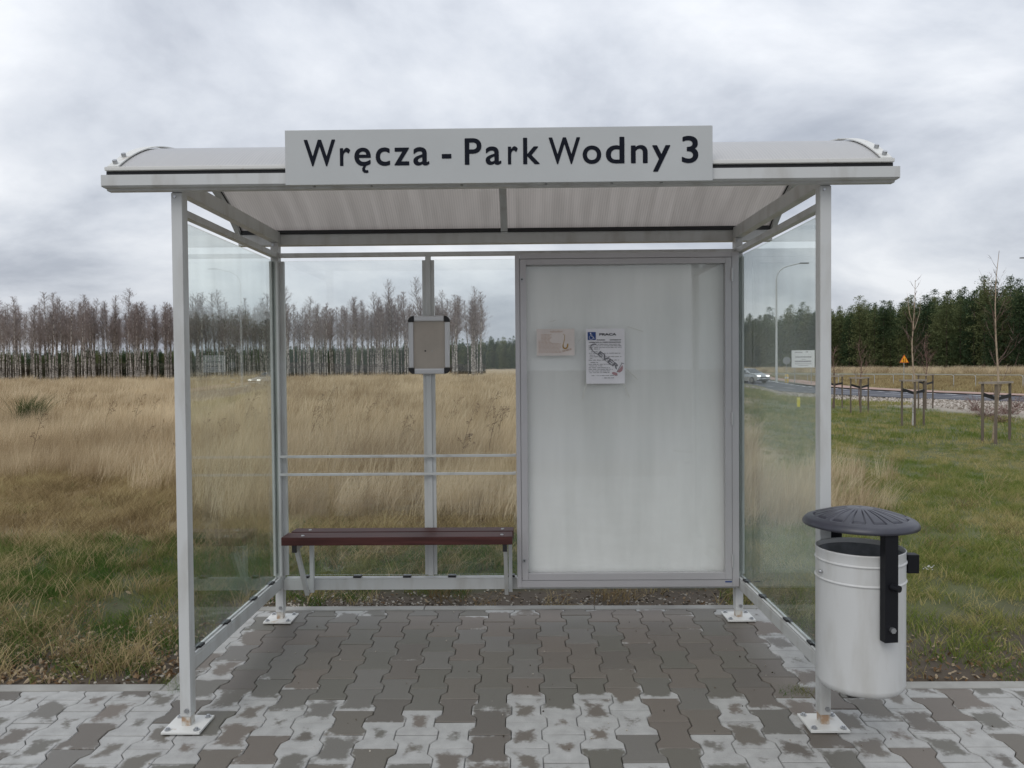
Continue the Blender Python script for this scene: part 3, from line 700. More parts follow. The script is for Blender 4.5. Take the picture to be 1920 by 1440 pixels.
# front and rear edge clamps of the sheet
box('eave_recess_shade', 'frame_d', sh, -1.490, 1.478, -.082, -.030, 2.1505, 2.1655)  # near-black strip: the shade of the recess below the clamp, put into colour
box('eave_clamp', 'plate', sh, -1.490, 1.478, -.096, -.050, 2.166, 2.1805, bev=.003)
box('rear_gasket', 'frame_d', sh, -1.44, 1.43, 1.19, 1.238, 2.1465, 2.166)

# name board on the gutter
SB = thing('stop_sign_board', 'long pale name board reading Wręcza - Park Wodny 3 above shelter front', 'sign', (0, -.105, 2.10))
box('board', 'sign', SB, -.800, .797, -.110, -.098, 2.100, 2.304, bev=.0015)
YS = -.1112
def sgn(body, pxa, pxb, pyb, cap, bold=.014):
    a = P(pxa, pyb, YS); b = P(pxb, pyb, YS); tm = MB()
    put_text(tm, 'e' if body == 'ę' else body, a.x, b.x, a.z, YS, height=cap, bold=bold)
    if body == 'ę':              # the ogonek: a hook below the e
        k = (b.x-a.x); q = [(.66,.03),(.60,-.07),(.555,-.17),(.56,-.27),(.63,-.34),(.74,-.355),(.84,-.33)]; wd = [.13,.15,.18,.19,.19,.17,.15]
        L_, R_ = [], []
        for i in range(len(q)):
            p0, p1 = q[max(i-1, 0)], q[min(i+1, len(q)-1)]; d_ = Vector((p1[0]-p0[0], p1[1]-p0[1])).normalized(); nn = Vector((-d_.y, d_.x))*wd[i]/2
            L_.append((a.x+k*(q[i][0]+nn.x), YS-.0003, a.z+k*(q[i][1]+nn.y))); R_.append((a.x+k*(q[i][0]-nn.x), YS-.0003, a.z+k*(q[i][1]-nn.y)))
        n_ = len(q); tm.add(L_+R_, [(i, n_+i, n_+i+1, i+1) for i in range(n_-1)])
    tm.build('letter', 'ink', SB)
for body, a, b in (('W',570,629),('r',637.5,657),('ę',664.5,695.5),('c',704.5,731.5),('z',739.5,767.5),('a',775,805),('-',828.5,846.5),('P',871.5,903),('a',910.5,940),('r',952.5,971),('k',981,1012),
                   ('W',1029,1088),('o',1092.5,1127.5),('d',1136,1171),('n',1183,1214.5),('y',1223,1257),('3',1278.5,1309.5)):
    yb = 311.8-(a-570)*0.0092; sgn(body, a, b, yb, .0985)
for xx in (-.6, 0, .6): box('board_bracket', 'frame', SB, xx-.02, xx+.02, -.0978, -.0945, 2.112, 2.148)

# ------------------------------------------------------------------ notice case
NC = thing('notice_case', 'large wall notice case with empty white panel in aluminium frame', 'display case', (.64, 1.1, .235))
cx0, cx1, cz0, cz1 = .049, 1.228, .236, 2.011; fy = 1.078
body = MB(); w = .024
for (a, b, c, d) in ((cx0, cx0+w, cz0, cz1), (cx1-.036, cx1, cz0, cz1), (cx0+w+.0005, cx1-.0365, cz0, cz0+.037), (cx0+w+.0005, cx1-.0365, cz1-.028, cz1)):
    body.box(a, b, fy, 1.157, c, d, bev=.002)
fr_ = body.build('case_frame', 'alu', NC)
dx0, dx1, dz0, dz1 = cx0+w+.0025, cx1-.0385, cz0+.0395, cz1-.0305
dr = MB(); p = .0335
for (a, b, c, d) in ((dx0, dx0+p, dz0, dz1), (dx1-p, dx1, dz0, dz1), (dx0+p+.0004, dx1-p-.0004, dz0, dz0+p+.003), (dx0+p+.0004, dx1-p-.0004, dz1-p+.004, dz1)):
    dr.box(a, b, fy-.004, 1.11, c, d, bev=.0018)
door = dr.build('case_door', 'alu', NC)
box('case_glass', 'glass_c', door, dx0+p-.005, dx1-p+.005, 1.092, 1.097, dz0+p-.002, dz1-p+.009)
box('back_panel', 'panel', NC, cx0+.012, cx1-.02, 1.131, 1.137, cz0+.015, cz1-.015)
box('case_gasket', 'frame_d', NC, cx0+w-.004, cx1-.033, 1.112, 1.116, dz0-.006, dz0+.004)
for px_, py_ in ((978.5, 524), (983, 1051)):
    c = P(px_, py_, fy-.004); l_ = MB(); l_.cyl((c.x, fy-.004, c.z), (c.x, fy-.010, c.z), .0105, 18); lk = l_.build('lock', 'steel', door)
    MB().cyl((c.x, fy-.0102, c.z), (c.x, fy-.0125, c.z), .0045, 10).build('keyhole', 'plastic', lk)
for py_ in (515, 785, 1052):
    c = P(1368.5, py_, fy-.006); MB().cyl((dx1+.0012, fy-.008, c.z-.034), (dx1+.0012, fy-.008, c.z+.034), .006, 10).build('hinge', 'alu_l', door)
stk = P(1366, 1091, fy)
tag(box('small_sticker', 'blue', None, stk.x-.018, stk.x+.018, fy-.0012, fy-.0002, stk.z-.0025, stk.z+.0045, origin=(stk.x, fy, stk.z)), 'tiny blue sticker on bottom rail of notice case', 'sticker')

# posters on the glass
py0 = 1.0905
def sheet(name, label, x0, x1, z0, z1, m, curl=0.0):
    t_ = thing(name, label, 'notice', ((x0+x1)/2, py0, z0)); mb = MB(); nx_, nz_ = 12, 14; vs = []; fs = []
    for j in range(nz_+1):
        for i in range(nx_+1):
            u, v_ = i/nx_, j/nz_
            yy = py0-curl*((1-v_)**6*(0.4+0.6*math.sin(u*5.0)**2))-.0004*math.sin(u*9+v_*5)
            vs.append((x0+(x1-x0)*u, yy, z0+(z1-z0)*v_))
    k = len(vs); vs += [(a, b+.0004, c) for a, b, c in vs]
    for j in range(nz_):
        for i in range(nx_):
            a = j*(nx_+1)+i; q = (a, a+1, a+nx_+2, a+nx_+1); fs += [q, tuple(reversed([r_+k for r_ in q]))]
    mb.add(vs, fs, True); mb.build('sheet', m, t_); return t_
a = P(1098.5, 616.5, py0); b = P(1171.5, 719, py0); X0, X1, Z1, Z0 = a.x, b.x, a.z, b.z
pr = sheet('job_notice', 'white printed PRACA notice with blue wheelchair symbol taped on case glass', X0, X1, Z0, Z1, 'paper', .006)
SX, SZ = (X1-X0), (Z1-Z0); yk = py0-.0022
u2 = lambda u: X0+SX*u; v2 = lambda v: Z1-SZ*v
ink = MB()
put_text(ink, 'PRACA', u2(.345), u2(.785), v2(.125), yk, height=SZ*.042, bold=.035)
put_text(ink, 'PARK', u2(.28), u2(.50), v2(.215), yk, height=SZ*.019, bold=.04)
put_text(ink, 'WODNY', u2(.61), u2(.915), v2(.215), yk, height=SZ*.019, bold=.04)
put_text(ink, 'WRĘCZA k. MSZCZONOWA', u2(.075), u2(.905), v2(.257), yk, height=SZ*.019, bold=.04)
lines = [(.29,.30,.92),(.318,.07,.92),(.347,.07,.92),(.375,.07,.36),(.425,.13,.30),(.452,.08,.92),(.485,.10,.28),(.515,.09,.92),(.545,.10,.17),(.577,.07,.85),(.62,.12,.34),(.652,.07,.80),(.682,.09,.42),(.714,.07,.62),(.744,.07,.72),(.774,.07,.62),(.804,.09,.62),(.858,.14,.84)]
for v_, ua, ub in lines:
    u = ua
    while u < ub-.02:
        l_ = min(random.uniform(.03, .13), ub-u)
        x = u
        while x < u+l_-.008:
            h = SZ*random.choice((.0085, .0085, .012)); ink.add([(u2(x),yk,v2(v_)), (u2(x+.0085),yk,v2(v_)), (u2(x+.0085),yk,v2(v_)+h), (u2(x),yk,v2(v_)+h)], [(0,1,2,3)])
            x += .0125
        u += l_+.018
put_text(ink, 'tel. nr. 500 490 972', u2(.30), u2(.72), v2(.905), yk, height=SZ*.016, bold=.02)
ink.build('print', 'blackink', pr)['kind'] = 'stuff'
dg_ = MB()
put_text(dg_, 'EVER', u2(.30), u2(.94), v2(.49), yk-.0004, height=SZ*.085, bold=.03, rot=R(-38), pivot=(u2(.34), v2(.47)))
pts = [(.27,.285),(.20,.280),(.125,.300),(.125,.345),(.16,.39),(.22,.43),(.27,.455)]
for i in range(len(pts)-1): dg_.bar((u2(pts[i][0]), yk-.0004, v2(pts[i][1])), (u2(pts[i+1][0]), yk-.0004, v2(pts[i+1][1])), .006*(1-.1*i), .0002, up=(0,1,0))
dg_.bar((u2(.24), yk-.0004, v2(.44)), (u2(.66), yk-.0004, v2(.67)), .0012, .0002, up=(0,1,0))
dg_.bar((u2(.79), yk-.0004, v2(.795)), (u2(.93), yk-.0004, v2(.63)), .003, .0002, up=(0,1,0)); dg_.bar((u2(.91), yk-.0004, v2(.625)), (u2(.98), yk-.0004, v2(.64)), .003, .0002, up=(0,1,0))
dg_.build('print', 'greyink', pr)['kind'] = 'stuff'
vc = MB()
vc.add([(u2(q), yk-.0008, v2(w_)) for q, w_ in ((.80,.79),(.94,.665),(.955,.72),(.93,.77),(.87,.80))], [(4,3,2,1,0)])
vc.add([(u2(.74+.075*math.cos(t*.5236)), yk-.0008, v2(.82+.028*math.sin(t*.5236)+.012*math.cos(t*.5236))) for t in range(12)], [tuple(range(12))])
vc.build('print', 'rose', pr)['kind'] = 'stuff'
bl = MB(); bl.add([(u2(.045),yk,v2(.205)),(u2(.255),yk,v2(.205)),(u2(.255),yk,v2(.06)),(u2(.045),yk,v2(.06))], [(0,1,2,3)]); blo = bl.build('wheelchair_symbol', 'blue', pr)
ws = MB(); bx = lambda u: u2(.045+.21*u); bz = lambda v: v2(.06+.145*v); yw = yk-.0006
ws.add([(bx(.36+.075*math.cos(t*.5236)), yw, bz(.16+.075*math.sin(t*.5236))) for t in range(12)], [tuple(range(12))])
def wbar(*q, w=.0022):
    for i in range(len(q)-1): ws.bar((bx(q[i][0]), yw, bz(q[i][1])), (bx(q[i+1][0]), yw, bz(q[i+1][1])), w, .0002, up=(0,1,0))
wbar((.38,.24),(.40,.52),(.63,.52),(.74,.80),(.86,.76)); wbar((.38,.37),(.58,.37), w=.0018)
wbar(*[(.42+.25*math.cos(R(t)), .68+.25*math.sin(R(t))) for t in range(-20, 231, 25)], w=.0018)
ws.build('figure', 'paper', blo)
a = P(1006, 617, py0); b = P(1077.5, 666.5, py0); X0, X1, Z1, Z0 = a.x, b.x, a.z, b.z; SX, SZ = X1-X0, Z1-Z0
fl = sheet('faded_flyer', 'faded pinkish flyer with small gold saxophone drawing taped on case glass', X0, X1, Z0, Z1, 'paper2', .004)
pk = MB()
for k in range(15):
    v_ = .22+k*.048; ub = .36 if k < 7 else .62
    u = .12 if k < 5 else .05
    while u < ub:
        l_ = random.uniform(.03, .09); pk.add([(u2(u),yk,v2(v_)),(u2(u+l_),yk,v2(v_)),(u2(u+l_),yk,v2(v_)+SZ*.014),(u2(u),yk,v2(v_)+SZ*.014)], [(0,1,2,3)]); u += l_+.02
put_text(pk, 'saksofon', u2(.36), u2(.68), v2(.13), yk, height=SZ*.07)
put_text(pk, '500 600 85', u2(.68), u2(.93), v2(.87), yk, height=SZ*.06, bold=.02, rot=R(14), pivot=(u2(.68), v2(.87)))
pk.build('print', 'pink', fl)['kind'] = 'stuff'
sx_ = MB(); q = [(.70,.20),(.74,.24),(.735,.40),(.70,.58),(.69,.66),(.72,.73),(.77,.74),(.81,.68),(.82,.56)]; ww = [.002,.002,.003,.005,.007,.007,.007,.007,.009]
for i in range(len(q)-1): sx_.bar((u2(q[i][0]),yk,v2(q[i][1])), (u2(q[i+1][0]),yk,v2(q[i+1][1])), ww[i], .0002, up=(0,1,0))
sx_.build('saxophone', 'gold', fl)
# tape marks on the glass
tp = mat('adhesive_tape', (0.62, 0.62, 0.58), 0.25)
for (a, b, wd) in (((1100,716),(1092,748),.006),((1168,716),(1180,745),.006),((1176,612),(1206,622),.004),((1030,604),(1042,600),.003),((1172,690),(1196,712),.005),((1105,615),(1085,640),.004)):
    pa, pb = P(*a, 1.0915), P(*b, 1.0915)
    tag(MB().bar(pa, pb, wd, .0004, up=(0,1,0)).build('tape_strip', tp, None, tuple((pa+pb)/2)), 'short strip of old tape stuck on notice case glass', 'tape', 'tape strips on the notice case')

# small clip frame on the middle post
SF = thing('clip_frame', 'small empty clip frame with black corners fixed to middle post', 'picture frame', (-.414, 1.13, 1.378))
fx0, fx1, fz0, fz1 = -.527, -.301, 1.379, 1.690; fyy = 1.118; pw = .032
box('backing', 'beige', SF, fx0+.02, fx1-.02, 1.128, 1.134, fz0+.02, fz1-.02)
for a in ((fx0+pw+.001, fx1-pw-.001, fz0, fz0+pw-.003), (fx0+pw+.001, fx1-pw-.001, fz1-pw+.003, fz1)):
    box('frame_strip', 'alu_l', SF, a[0], a[1], fyy, 1.142, a[2], a[3], bev=.006)
for a in ((fx0+.003, fx0+pw-.003), (fx1-pw+.003, fx1-.003)):
    box('frame_strip', 'alu_l', SF, a[0], a[1], fyy, 1.142, fz0+pw+.001, fz1-pw-.001, bev=.006)
for sx in (-1, 1):
    for sz in (-1, 1):
        cx_, cz_ = (fx0+pw if sx < 0 else fx1-pw), (fz0+pw if sz < 0 else fz1-pw)
        pts = [(cx_, cz_)]+[(cx_+sx*pw*math.cos(t*math.pi/16), cz_+sz*pw*math.sin(t*math.pi/16)) for t in range(9)]
        if sx*sz > 0: pts = pts[::-1]
        MB().add(*prism(pts, fyy-.001, 1.143)).build('corner_cap', 'plastic', SF)
hd = P(797.5, 658, 1.1275); MB().cyl((hd.x, 1.1278, hd.z), (hd.x, 1.1255, hd.z), .0045, 10).build('screw', 'plastic', SF)
hd = P(810.5, 658, 1.1275); MB().cyl((hd.x, 1.1278, hd.z), (hd.x, 1.1268, hd.z), .0028, 10).build('screw', 'steel', SF)

# ------------------------------------------------------------------ bench
BN = thing('bench', 'dark red two-plank bench fixed along rear wall of shelter', 'bench', (-.56, 1.02, .25))
box('plank', 'wood', BN, -1.152, .027, .888, 1.008, .510, .552, bev=.004); box('plank', 'wood', BN, -1.142, .031, 1.026, 1.122, .510, .552, bev=.004)
for xx in (-1.088, -.012):
    br = MB(); br.box(xx-.010, xx+.010, .905, 1.120, .479, .5085); bo = br.build('bracket', 'frame', BN)
    box('end_cap', 'plastic', bo, xx-.011, xx+.011, .893, .9045, .473, .5095)
    MB().bar((xx+.002, .935, .480), (xx+.002, 1.118, .196), .020, .024, up=(0,1,0)).build('strut', 'frame', BN)
    MB().box(xx+.014, xx+.034, 1.125, 1.150, .20, .505).build('upright', 'frame', BN)
    for yy, pxx in ((.93, xx+(.035 if xx < -.5 else -.015)), (1.07, xx+(.035 if xx < -.5 else -.015))):
        MB().lathe((pxx, yy, .5522), [(.009, 0), (.0075, .003), (.0005, .0045)], 12).build('bolt', 'steel', BN)

# ------------------------------------------------------------------ litter bin
bc = Vector((1.318, -.170, 0)); LB = thing('litter_bin', 'pale grey round litter bin with black domed lid hung on shelter post', 'litter bin', (bc.x, bc.y, .205))
rb_ = .1525
pf = [(.02, .232), (rb_-.03, .232), (rb_-.012, .236), (rb_-.003, .245), (rb_, .259), (rb_, .262), (rb_, .275)]
for z in (.632, .700): pf += [(rb_, z-.0075), (rb_, z-.0053), (rb_, z-.0052), (rb_+.0008, z-.0046), (rb_+.0032, z-.0022), (rb_+.0038, z), (rb_+.0032, z+.0022), (rb_+.0008, z+.0046), (rb_, z+.0052), (rb_, z+.0053), (rb_, z+.0075)]
pf += [(rb_, .735), (rb_+.002, .7395), (rb_-.001, .742), (rb_-.004, .738), (rb_-.004, .64)]
drum = MB().lathe(bc, pf, 64); drum.build('drum', 'bin', LB)
MB().lathe(bc, [(rb_-.0085, .60), (rb_-.0085, .722), (rb_-.006, .724), (rb_-.005, .60)], 64).build('liner', 'binin', LB)
MB().lathe(bc, [(.001, .52), (rb_-.012, .52)], 48).build('liner_bottom', 'binin', LB)
# lid: low dome with radial embossed grooves
lz = .842; RL = .1985; ns, nr = 280, 44; vs = []; fs = []
def lid_h(r, a):
    u = r/RL; h = .047*(1-u**1.7) - .010*max(0, (u-.93)/.07)**2
    if u < .10: h -= .004*(1-u/.10)
    k = 14; ph = (a*k/(2*math.pi)) % 1.0; dd = abs(ph-.5)*2        # 0 mid petal, 1 between
    ang = dd; wu = .5*(1+0*u)
    if .22 < u < .80:
        edge = math.exp(-((ang-.62)/(.042/u*.75))**2); h -= .0085*edge*min(1, (u-.22)/.1)*min(1, (.80-u)/.06+.3)
    if .76 < u < .84 and ang < .62: h -= .0085*math.exp(-((u-.79)/.018)**2)
    return h
for i in range(nr+1):
    r = RL*(i/nr)**.9
    for k in range(ns):
        a = 2*math.pi*k/ns; vs.append((bc.x+r*math.cos(a), bc.y+r*math.sin(a), lz+lid_h(r, a)))
for i in range(nr):
    for k in range(ns): fs.append((i*ns+k, i*ns+(k+1) % ns, (i+1)*ns+(k+1) % ns, (i+1)*ns+k))
b0 = len(vs)
for r, z in ((RL, -.018), (RL-.006, -.020), (RL-.008, -.008), (.02, .030)):
    for k in range(ns): a = 2*math.pi*k/ns; vs.append((bc.x+r*math.cos(a), bc.y+r*math.sin(a), lz+z))
rows = [nr*ns]+[b0+q*ns for q in range(4)]
for i in range(4):
    for k in range(ns): fs.append((rows[i]+k, rows[i]+(k+1) % ns, rows[i+1]+(k+1) % ns, rows[i+1]+k))
MB().add(vs, fs, True).build('lid', 'lid', LB)
ub = Vector((.14, -.99, 0)).normalized(); vb = Vector((-ub.y, ub.x, 0))
for s, zlo in ((1, .452), (-1, .40)):
    c = bc+ub*(s*(rb_+.0225)); m_ = MB()
    m_.bar(c+Vector((0,0,zlo)), c+Vector((0,0,lz+.001)), .048, .030, up=ub); o_ = m_.build('lid_bracket', 'black', LB)
    for zz, mm, ln, rr in ((.645, 'black', .030, .012), (.497, 'steel', .012, .0105)):
        cc = c+ub*(s*.0152)+Vector((0,0,zz)); dirv = ub*s+vb*(.35 if mm == 'black' else 0)*s
        MB().cyl(cc, cc+dirv.normalized()*ln, rr, 6 if mm == 'steel' else 14).build('bolt', mm, o_)
hk = bc+Vector((rb_*.97, -.035, 0)); MB().box(hk.x, hk.x+.042, hk.y-.02, hk.y+.02, .655, .723, bev=.004).build('lock_hasp', 'black', LB)
MB().lathe((bc.x-rb_-.004, bc.y-.03, .652), [(.0005,0),(.007,.003),(.007,.010),(.0005,.013)], 12).build('rivet', 'steel', LB)
MB().box(bc.x+.005, bc.x+.045, bc.y-rb_-.013, bc.y-rb_+.004, .642, .646).build('hanger_tab', 'bin', LB)
MB().box(PX+.022, PX+.040, -.022, .022, .45, .80).build('post_bracket', 'black', LB)

# ------------------------------------------------------------------ instanced cover (uncountable)
def gn_scatter(name, pts, rots, scls, idxs, meshes, label, cat):
    me = bpy.data.meshes.new(name); me.vertices.add(len(pts)); me.vertices.foreach_set('co', np.asarray(pts, np.float32).reshape(-1))
    a = me.attributes.new('rot', 'FLOAT_VECTOR', 'POINT'); a.data.foreach_set('vector', np.asarray(rots, np.float32).reshape(-1))
    a = me.attributes.new('scl', 'FLOAT_VECTOR', 'POINT'); a.data.foreach_set('vector', np.asarray(scls, np.float32).reshape(-1))
    a = me.attributes.new('idx', 'INT', 'POINT'); a.data.foreach_set('value', np.asarray(idxs, np.int32))
    o = bpy.data.objects.new(name, me); COL.objects.link(o)
    c = bpy.data.collections.new(name+'_source')
    for i, m in enumerate(meshes):
        q = bpy.data.objects.new('%s_blade_%02d' % (name, i), m); c.objects.link(q)
    ng = bpy.data.node_groups.new(name, 'GeometryNodeTree')
    ng.interface.new_socket('Geometry', in_out='INPUT', socket_type='NodeSocketGeometry'); ng.interface.new_socket('Geometry', in_out='OUTPUT', socket_type='NodeSocketGeometry')
    n, l = ng.nodes, ng.links
    gi, goo = n.new('NodeGroupInput'), n.new('NodeGroupOutput')
    ip = n.new('GeometryNodeInstanceOnPoints'); ci = n.new('GeometryNodeCollectionInfo')
    ci.inputs['Collection'].default_value = c; ci.inputs['Separate Children'].default_value = True; ci.inputs['Reset Children'].default_value = True
    def attr(nm, t):
        q = n.new('GeometryNodeInputNamedAttribute'); q.data_type = t; q.inputs['Name'].default_value = nm; return q.outputs[0]
    m2p = n.new('GeometryNodeMeshToPoints'); l.new(gi.outputs[0], m2p.inputs[0])
    l.new(m2p.outputs[0], ip.inputs['Points']); l.new(ci.outputs[0], ip.inputs['Instance']); ip.inputs['Pick Instance'].default_value = True
    l.new(attr('idx', 'INT'), ip.inputs['Instance Index'])
    e2r = n.new('FunctionNodeEulerToRotation'); l.new(attr('rot', 'FLOAT_VECTOR'), e2r.inputs[0]); l.new(e2r.outputs[0], ip.inputs['Rotation'])
    l.new(attr('scl', 'FLOAT_VECTOR'), ip.inputs['Scale']); l.new(ip.outputs[0], goo.inputs[0])
    md = o.modifiers.new('scatter', 'NODES'); md.node_group = ng
    me.materials.append(meshes[0].materials[0])
    tag(o, label, cat, kind='stuff'); return o
def tuft(name, m, blades, h0, h1, spread, width, lean, bend, seed, segs=3, heads=0.0):
    r_ = random.Random(seed); vs = []; fs = []
    for _ in range(blades):
        a = r_.uniform(0, 2*math.pi); rr = spread*math.sqrt(r_.random()); x, y = rr*math.cos(a), rr*math.sin(a)
        h = r_.uniform(h0, h1); az = r_.uniform(0, 2*math.pi); wd = width*r_.uniform(.6, 1.3)
        dx_ = lean*r_.uniform(.3, 1.3)+bend*math.cos(az); dy_ = bend*math.sin(az)
        sa = r_.uniform(0, math.pi); sx, sy = math.cos(sa)*wd/2, math.sin(sa)*wd/2
        b = len(vs)
        for s in range(segs+1):
            t = s/segs; k = t**1.7; zz = h*(t-.18*t*t*abs(lean+bend)); px_, py_ = x+dx_*h*k, y+dy_*h*k; w_ = (1-t**1.5)
            if heads and t > .6 and s < segs: w_ = heads
            if s == segs: vs.append((px_, py_, zz))
            else: vs += [(px_-sx*w_, py_-sy*w_, zz), (px_+sx*w_, py_+sy*w_, zz)]
        for s in range(segs-1): q = b+2*s; fs.append((q, q+1, q+3, q+2))
        q = b+2*(segs-1); fs.append((q, q+1, q+2))
    me = bpy.data.meshes.new(name); me.from_pydata(vs, [], fs); me.materials.append(MT[m]); return me
def frustum_pts(y0, y1, dens, x_lo=None, x_hi=None, margin=1.6):
    a0, a1 = -.70, .70; area = 0; out = []
    n = int((y1-y0)*((y0+y1)/2+3)*1.42*dens+ (y1-y0)*2*margin*dens)
    y = rng.uniform(y0, y1, n*2); half = (y+3)*.71+margin
    mx_ = (y1+3)*.71+margin; x = rng.uniform(-mx_, mx_, n*2)
    k = np.abs(x-CX) < half
    x, y = x[k], y[k]
    keep = rng.random(len(x)) < min(1, dens*(y1-y0)*2*mx_/(2*n))
    return x[keep], y[keep]
class Sc:
    def __init__(s): s.p = []; s.r = []; s.s = []; s.i = []
    def add(s, x, y, nvar, smin, smax, yaw=None, tilt=.12, ioff=0, z=None, grow=1.0):
        n = len(x)
        if n == 0: return
        zz = zg(x, y) if z is None else z
        s.p.append(np.stack([x, y, zz-.01], -1))
        yw = rng.uniform(-yaw, yaw, n) if yaw else rng.uniform(0, 2*math.pi, n)
        s.r.append(np.stack([rng.normal(0, tilt, n), rng.normal(0, tilt, n), yw], -1))
        sc = rng.uniform(smin, smax, n)*grow; s.s.append(np.stack([sc, sc, sc*rng.uniform(.8, 1.2, n)], -1)); s.i.append(rng.integers(0, nvar, n)+ioff)
    def make(s, name, meshes, label, cat): return gn_scatter(name, np.concatenate(s.p), np.concatenate(s.r), np.concatenate(s.s), np.concatenate(s.i), meshes, label, cat)
NV = 6
straw_m = [tuft('straw%d' % k, 'straw', 46, .30, .66, .16, .0042, .30, .26, 100+k, 4) for k in range(NV)]
straw_far = [tuft('strawf%d' % k, 'straw', 40, .30, .62, .42, .016, .28, .24, 140+k, 3) for k in range(NV)]
brown_m = [tuft('brown%d' % k, 'brown', 40, .06, .22, .12, .0044, .40, .80, 200+k, 3) for k in range(NV)]
brown_f = [tuft('brownf%d' % k, 'brown', 34, .06, .14, .26, .012, .10, .5, 250+k, 2) for k in range(NV)]
green_m = [tuft('green%d' % k, 'green', 40, .04, .125, .095, .0046, .22, .75, 300+k, 3) for k in range(NV)]
lawn_m = [tuft('lawn%d' % k, 'lawn', 40, .03, .10, .11, .0046, .16, .80, 400+k, 3) for k in range(NV)]
lawn_f = [tuft('lawnf%d' % k, 'lawn', 34, .06, .14, .26, .012, .10, .5, 450+k, 2) for k in range(NV)]
sS, sB, sG, sL = Sc(), Sc(), Sc(), Sc()
def ok(x, y, m=.0): return ~in_paving(x, y, m)
# straw meadow
for y0, y1, dens, far_, g_ in ((3.4, 8, 46, 0, 1.0), (8, 16, 26, 0, 1.12), (16, 34, 7, 1, 1.0), (34, 70, 2.6, 1, 1.25), (70, 125, .9, 1, 1.6)):
    x, y = frustum_pts(y0, y1, dens)
    t = lawn_t(x, y); lim = 3.4+1.0*vnoise(x, y, 1.1)+1.3*sstep(-1.8, -4.2, x)+1.7*sstep(-3, -6, x)+.8*(vnoise(x, y, .5)-.5)
    thin = sstep(.30, .52, vnoise(x+31, y*1.6, 2.2)+.35*vnoise(x, y, .6)-.12)
    k = (t < -.1-.5*sstep(6,12,y)) & (y > lim) & (rng.random(len(x)) < .25+.75*thin) & (y < 95+.0*x)
    sS.add(x[k], y[k], NV, .72, 1.12, yaw=.75, ioff=NV*far_, grow=g_*(.62+.75*vnoise(x[k], y[k], 1.7)))
# straw clumps on the lawn's rim
for cxp, cyp, nn, sp in ((2.85,4.5,60,.36),(2.5,3.9,40,.28),(3.6,6.3,14,.3),(4.3,6.7,12,.35),(2.7,5.7,30,.4),(2.0,5.6,50,.5)):
    x = cxp+rng.normal(0, sp, nn); y = cyp+rng.normal(0, sp*.6, nn); k = ok(x, y, .1); sS.add(x[k], y[k], NV, .5, .95, yaw=.6)
# reeds by the pine wood
EDGE = [(150,118),(128,146),(113,176),(97,222),(80,272)]
for i in range(len(EDGE)-1):
    (ax_, ay_), (bx_, by_) = EDGE[i], EDGE[i+1]; nn = 900
    t = rng.random(nn); o_ = rng.uniform(-34, -4, nn); ln = math.hypot(bx_-ax_, by_-ay_); nxv, nyv = (by_-ay_)/ln, -(bx_-ax_)/ln
    x = ax_+(bx_-ax_)*t-nxv*o_*-1*-1; y = ay_+(by_-ay_)*t+nyv*o_*-1*-1
    x = ax_+(bx_-ax_)*t+o_*.62; y = ay_+(by_-ay_)*t+o_*.78
    sS.add(x, y, NV, 2.2, 3.2, yaw=1.0, ioff=NV)
sS.make('meadow_grass', straw_m+straw_far, 'tall straw coloured dry meadow grass leaning in the wind', 'grass')
# short brown dry grass
for y0, y1, dens in ((.4, 2.4, 90), (2.4, 7.5, 105), (7.5, 13, 14)):
    x, y = frustum_pts(y0, y1, dens, margin=2.2); t = lawn_t(x, y)
    bz_ = y+1.4*(vnoise(x, y, .8)-.5); dnz = np.where(bz_ < 1.5, .40, np.where(bz_ < 2.9, .16+.3*(vnoise(x+5, y, .35) > .6), np.where(bz_ < 3.5, .55, 1.0)))*np.where(t > -.3, .03, 1.0)
    soil_ = (np.abs(x) < 1.7) & (y < 1.95)
    dnz = np.where(soil_, .10, dnz)
    k = ok(x, y, .03) & (rng.random(len(x)) < dnz); sB.add(x[k], y[k], NV, .6, 1.15, yaw=1.2)
x, y = rng.uniform(28, 80, 9000), rng.uniform(40, 130, 9000); k = (road_off(x, y) > 8) & (np.abs(x/(y+3)) < .80); sB.add(x[k], y[k], NV, 2.0, 3.4, ioff=NV)
sB.make('dry_short_grass', brown_m+brown_f, 'short brown half-dry grass between green strip and tall meadow', 'grass')
# green strip behind and left of the shelter
for y0, y1, dens in ((.4, 1.6, 170), (1.6, 4.0, 260), (4.0, 7.0, 70)):
    x, y = frustum_pts(y0, y1, dens, margin=2.2); t = lawn_t(x, y)
    pn = vnoise(x, y, .55)*.6+vnoise(x+9, y, .2)*.4
    core = sstep(1.05, 1.7, y+.5*(vnoise(x, y, .6)-.5))*(1-sstep(2.4, 4.3, y+1.9*(vnoise(x, y, .9)-.5)-.35*sstep(-2, -5, x)*2))
    soil_ = (np.abs(x) < 1.65) & (y < 1.9); lowl = (x < -1.5) & (y < 1.35)
    pr_ = np.where(t < 0.2, core*(.35+.9*pn), 0.0)
    pr_ = np.where((t < .2) & (y > 3.4), .10*(pn > .55), pr_)
    pr_ = np.where(lowl, .45*(pn > .40)+.10, pr_); pr_ = np.where(soil_, .16*(pn > .58), pr_)
    k = ok(x, y, .02) & (rng.random(len(x)) < pr_); sG.add(x[k], y[k], NV, .55, 1.15)
for qx, qy in ((G(1487, 1297).x, G(1487, 1297).y), (G(1500, 1303).x, G(1500, 1303).y), (G(322, 1286).x, G(322, 1286).y), (-1.42, .33)):
    x, y = qx+rng.normal(0, .025, 5), qy+rng.normal(0, .02, 5); sG.add(x, y, NV, .25, .5, z=SL*y-.005)
sG.make('green_grass', green_m, 'lush green grass strip behind and beside the bus shelter', 'grass')
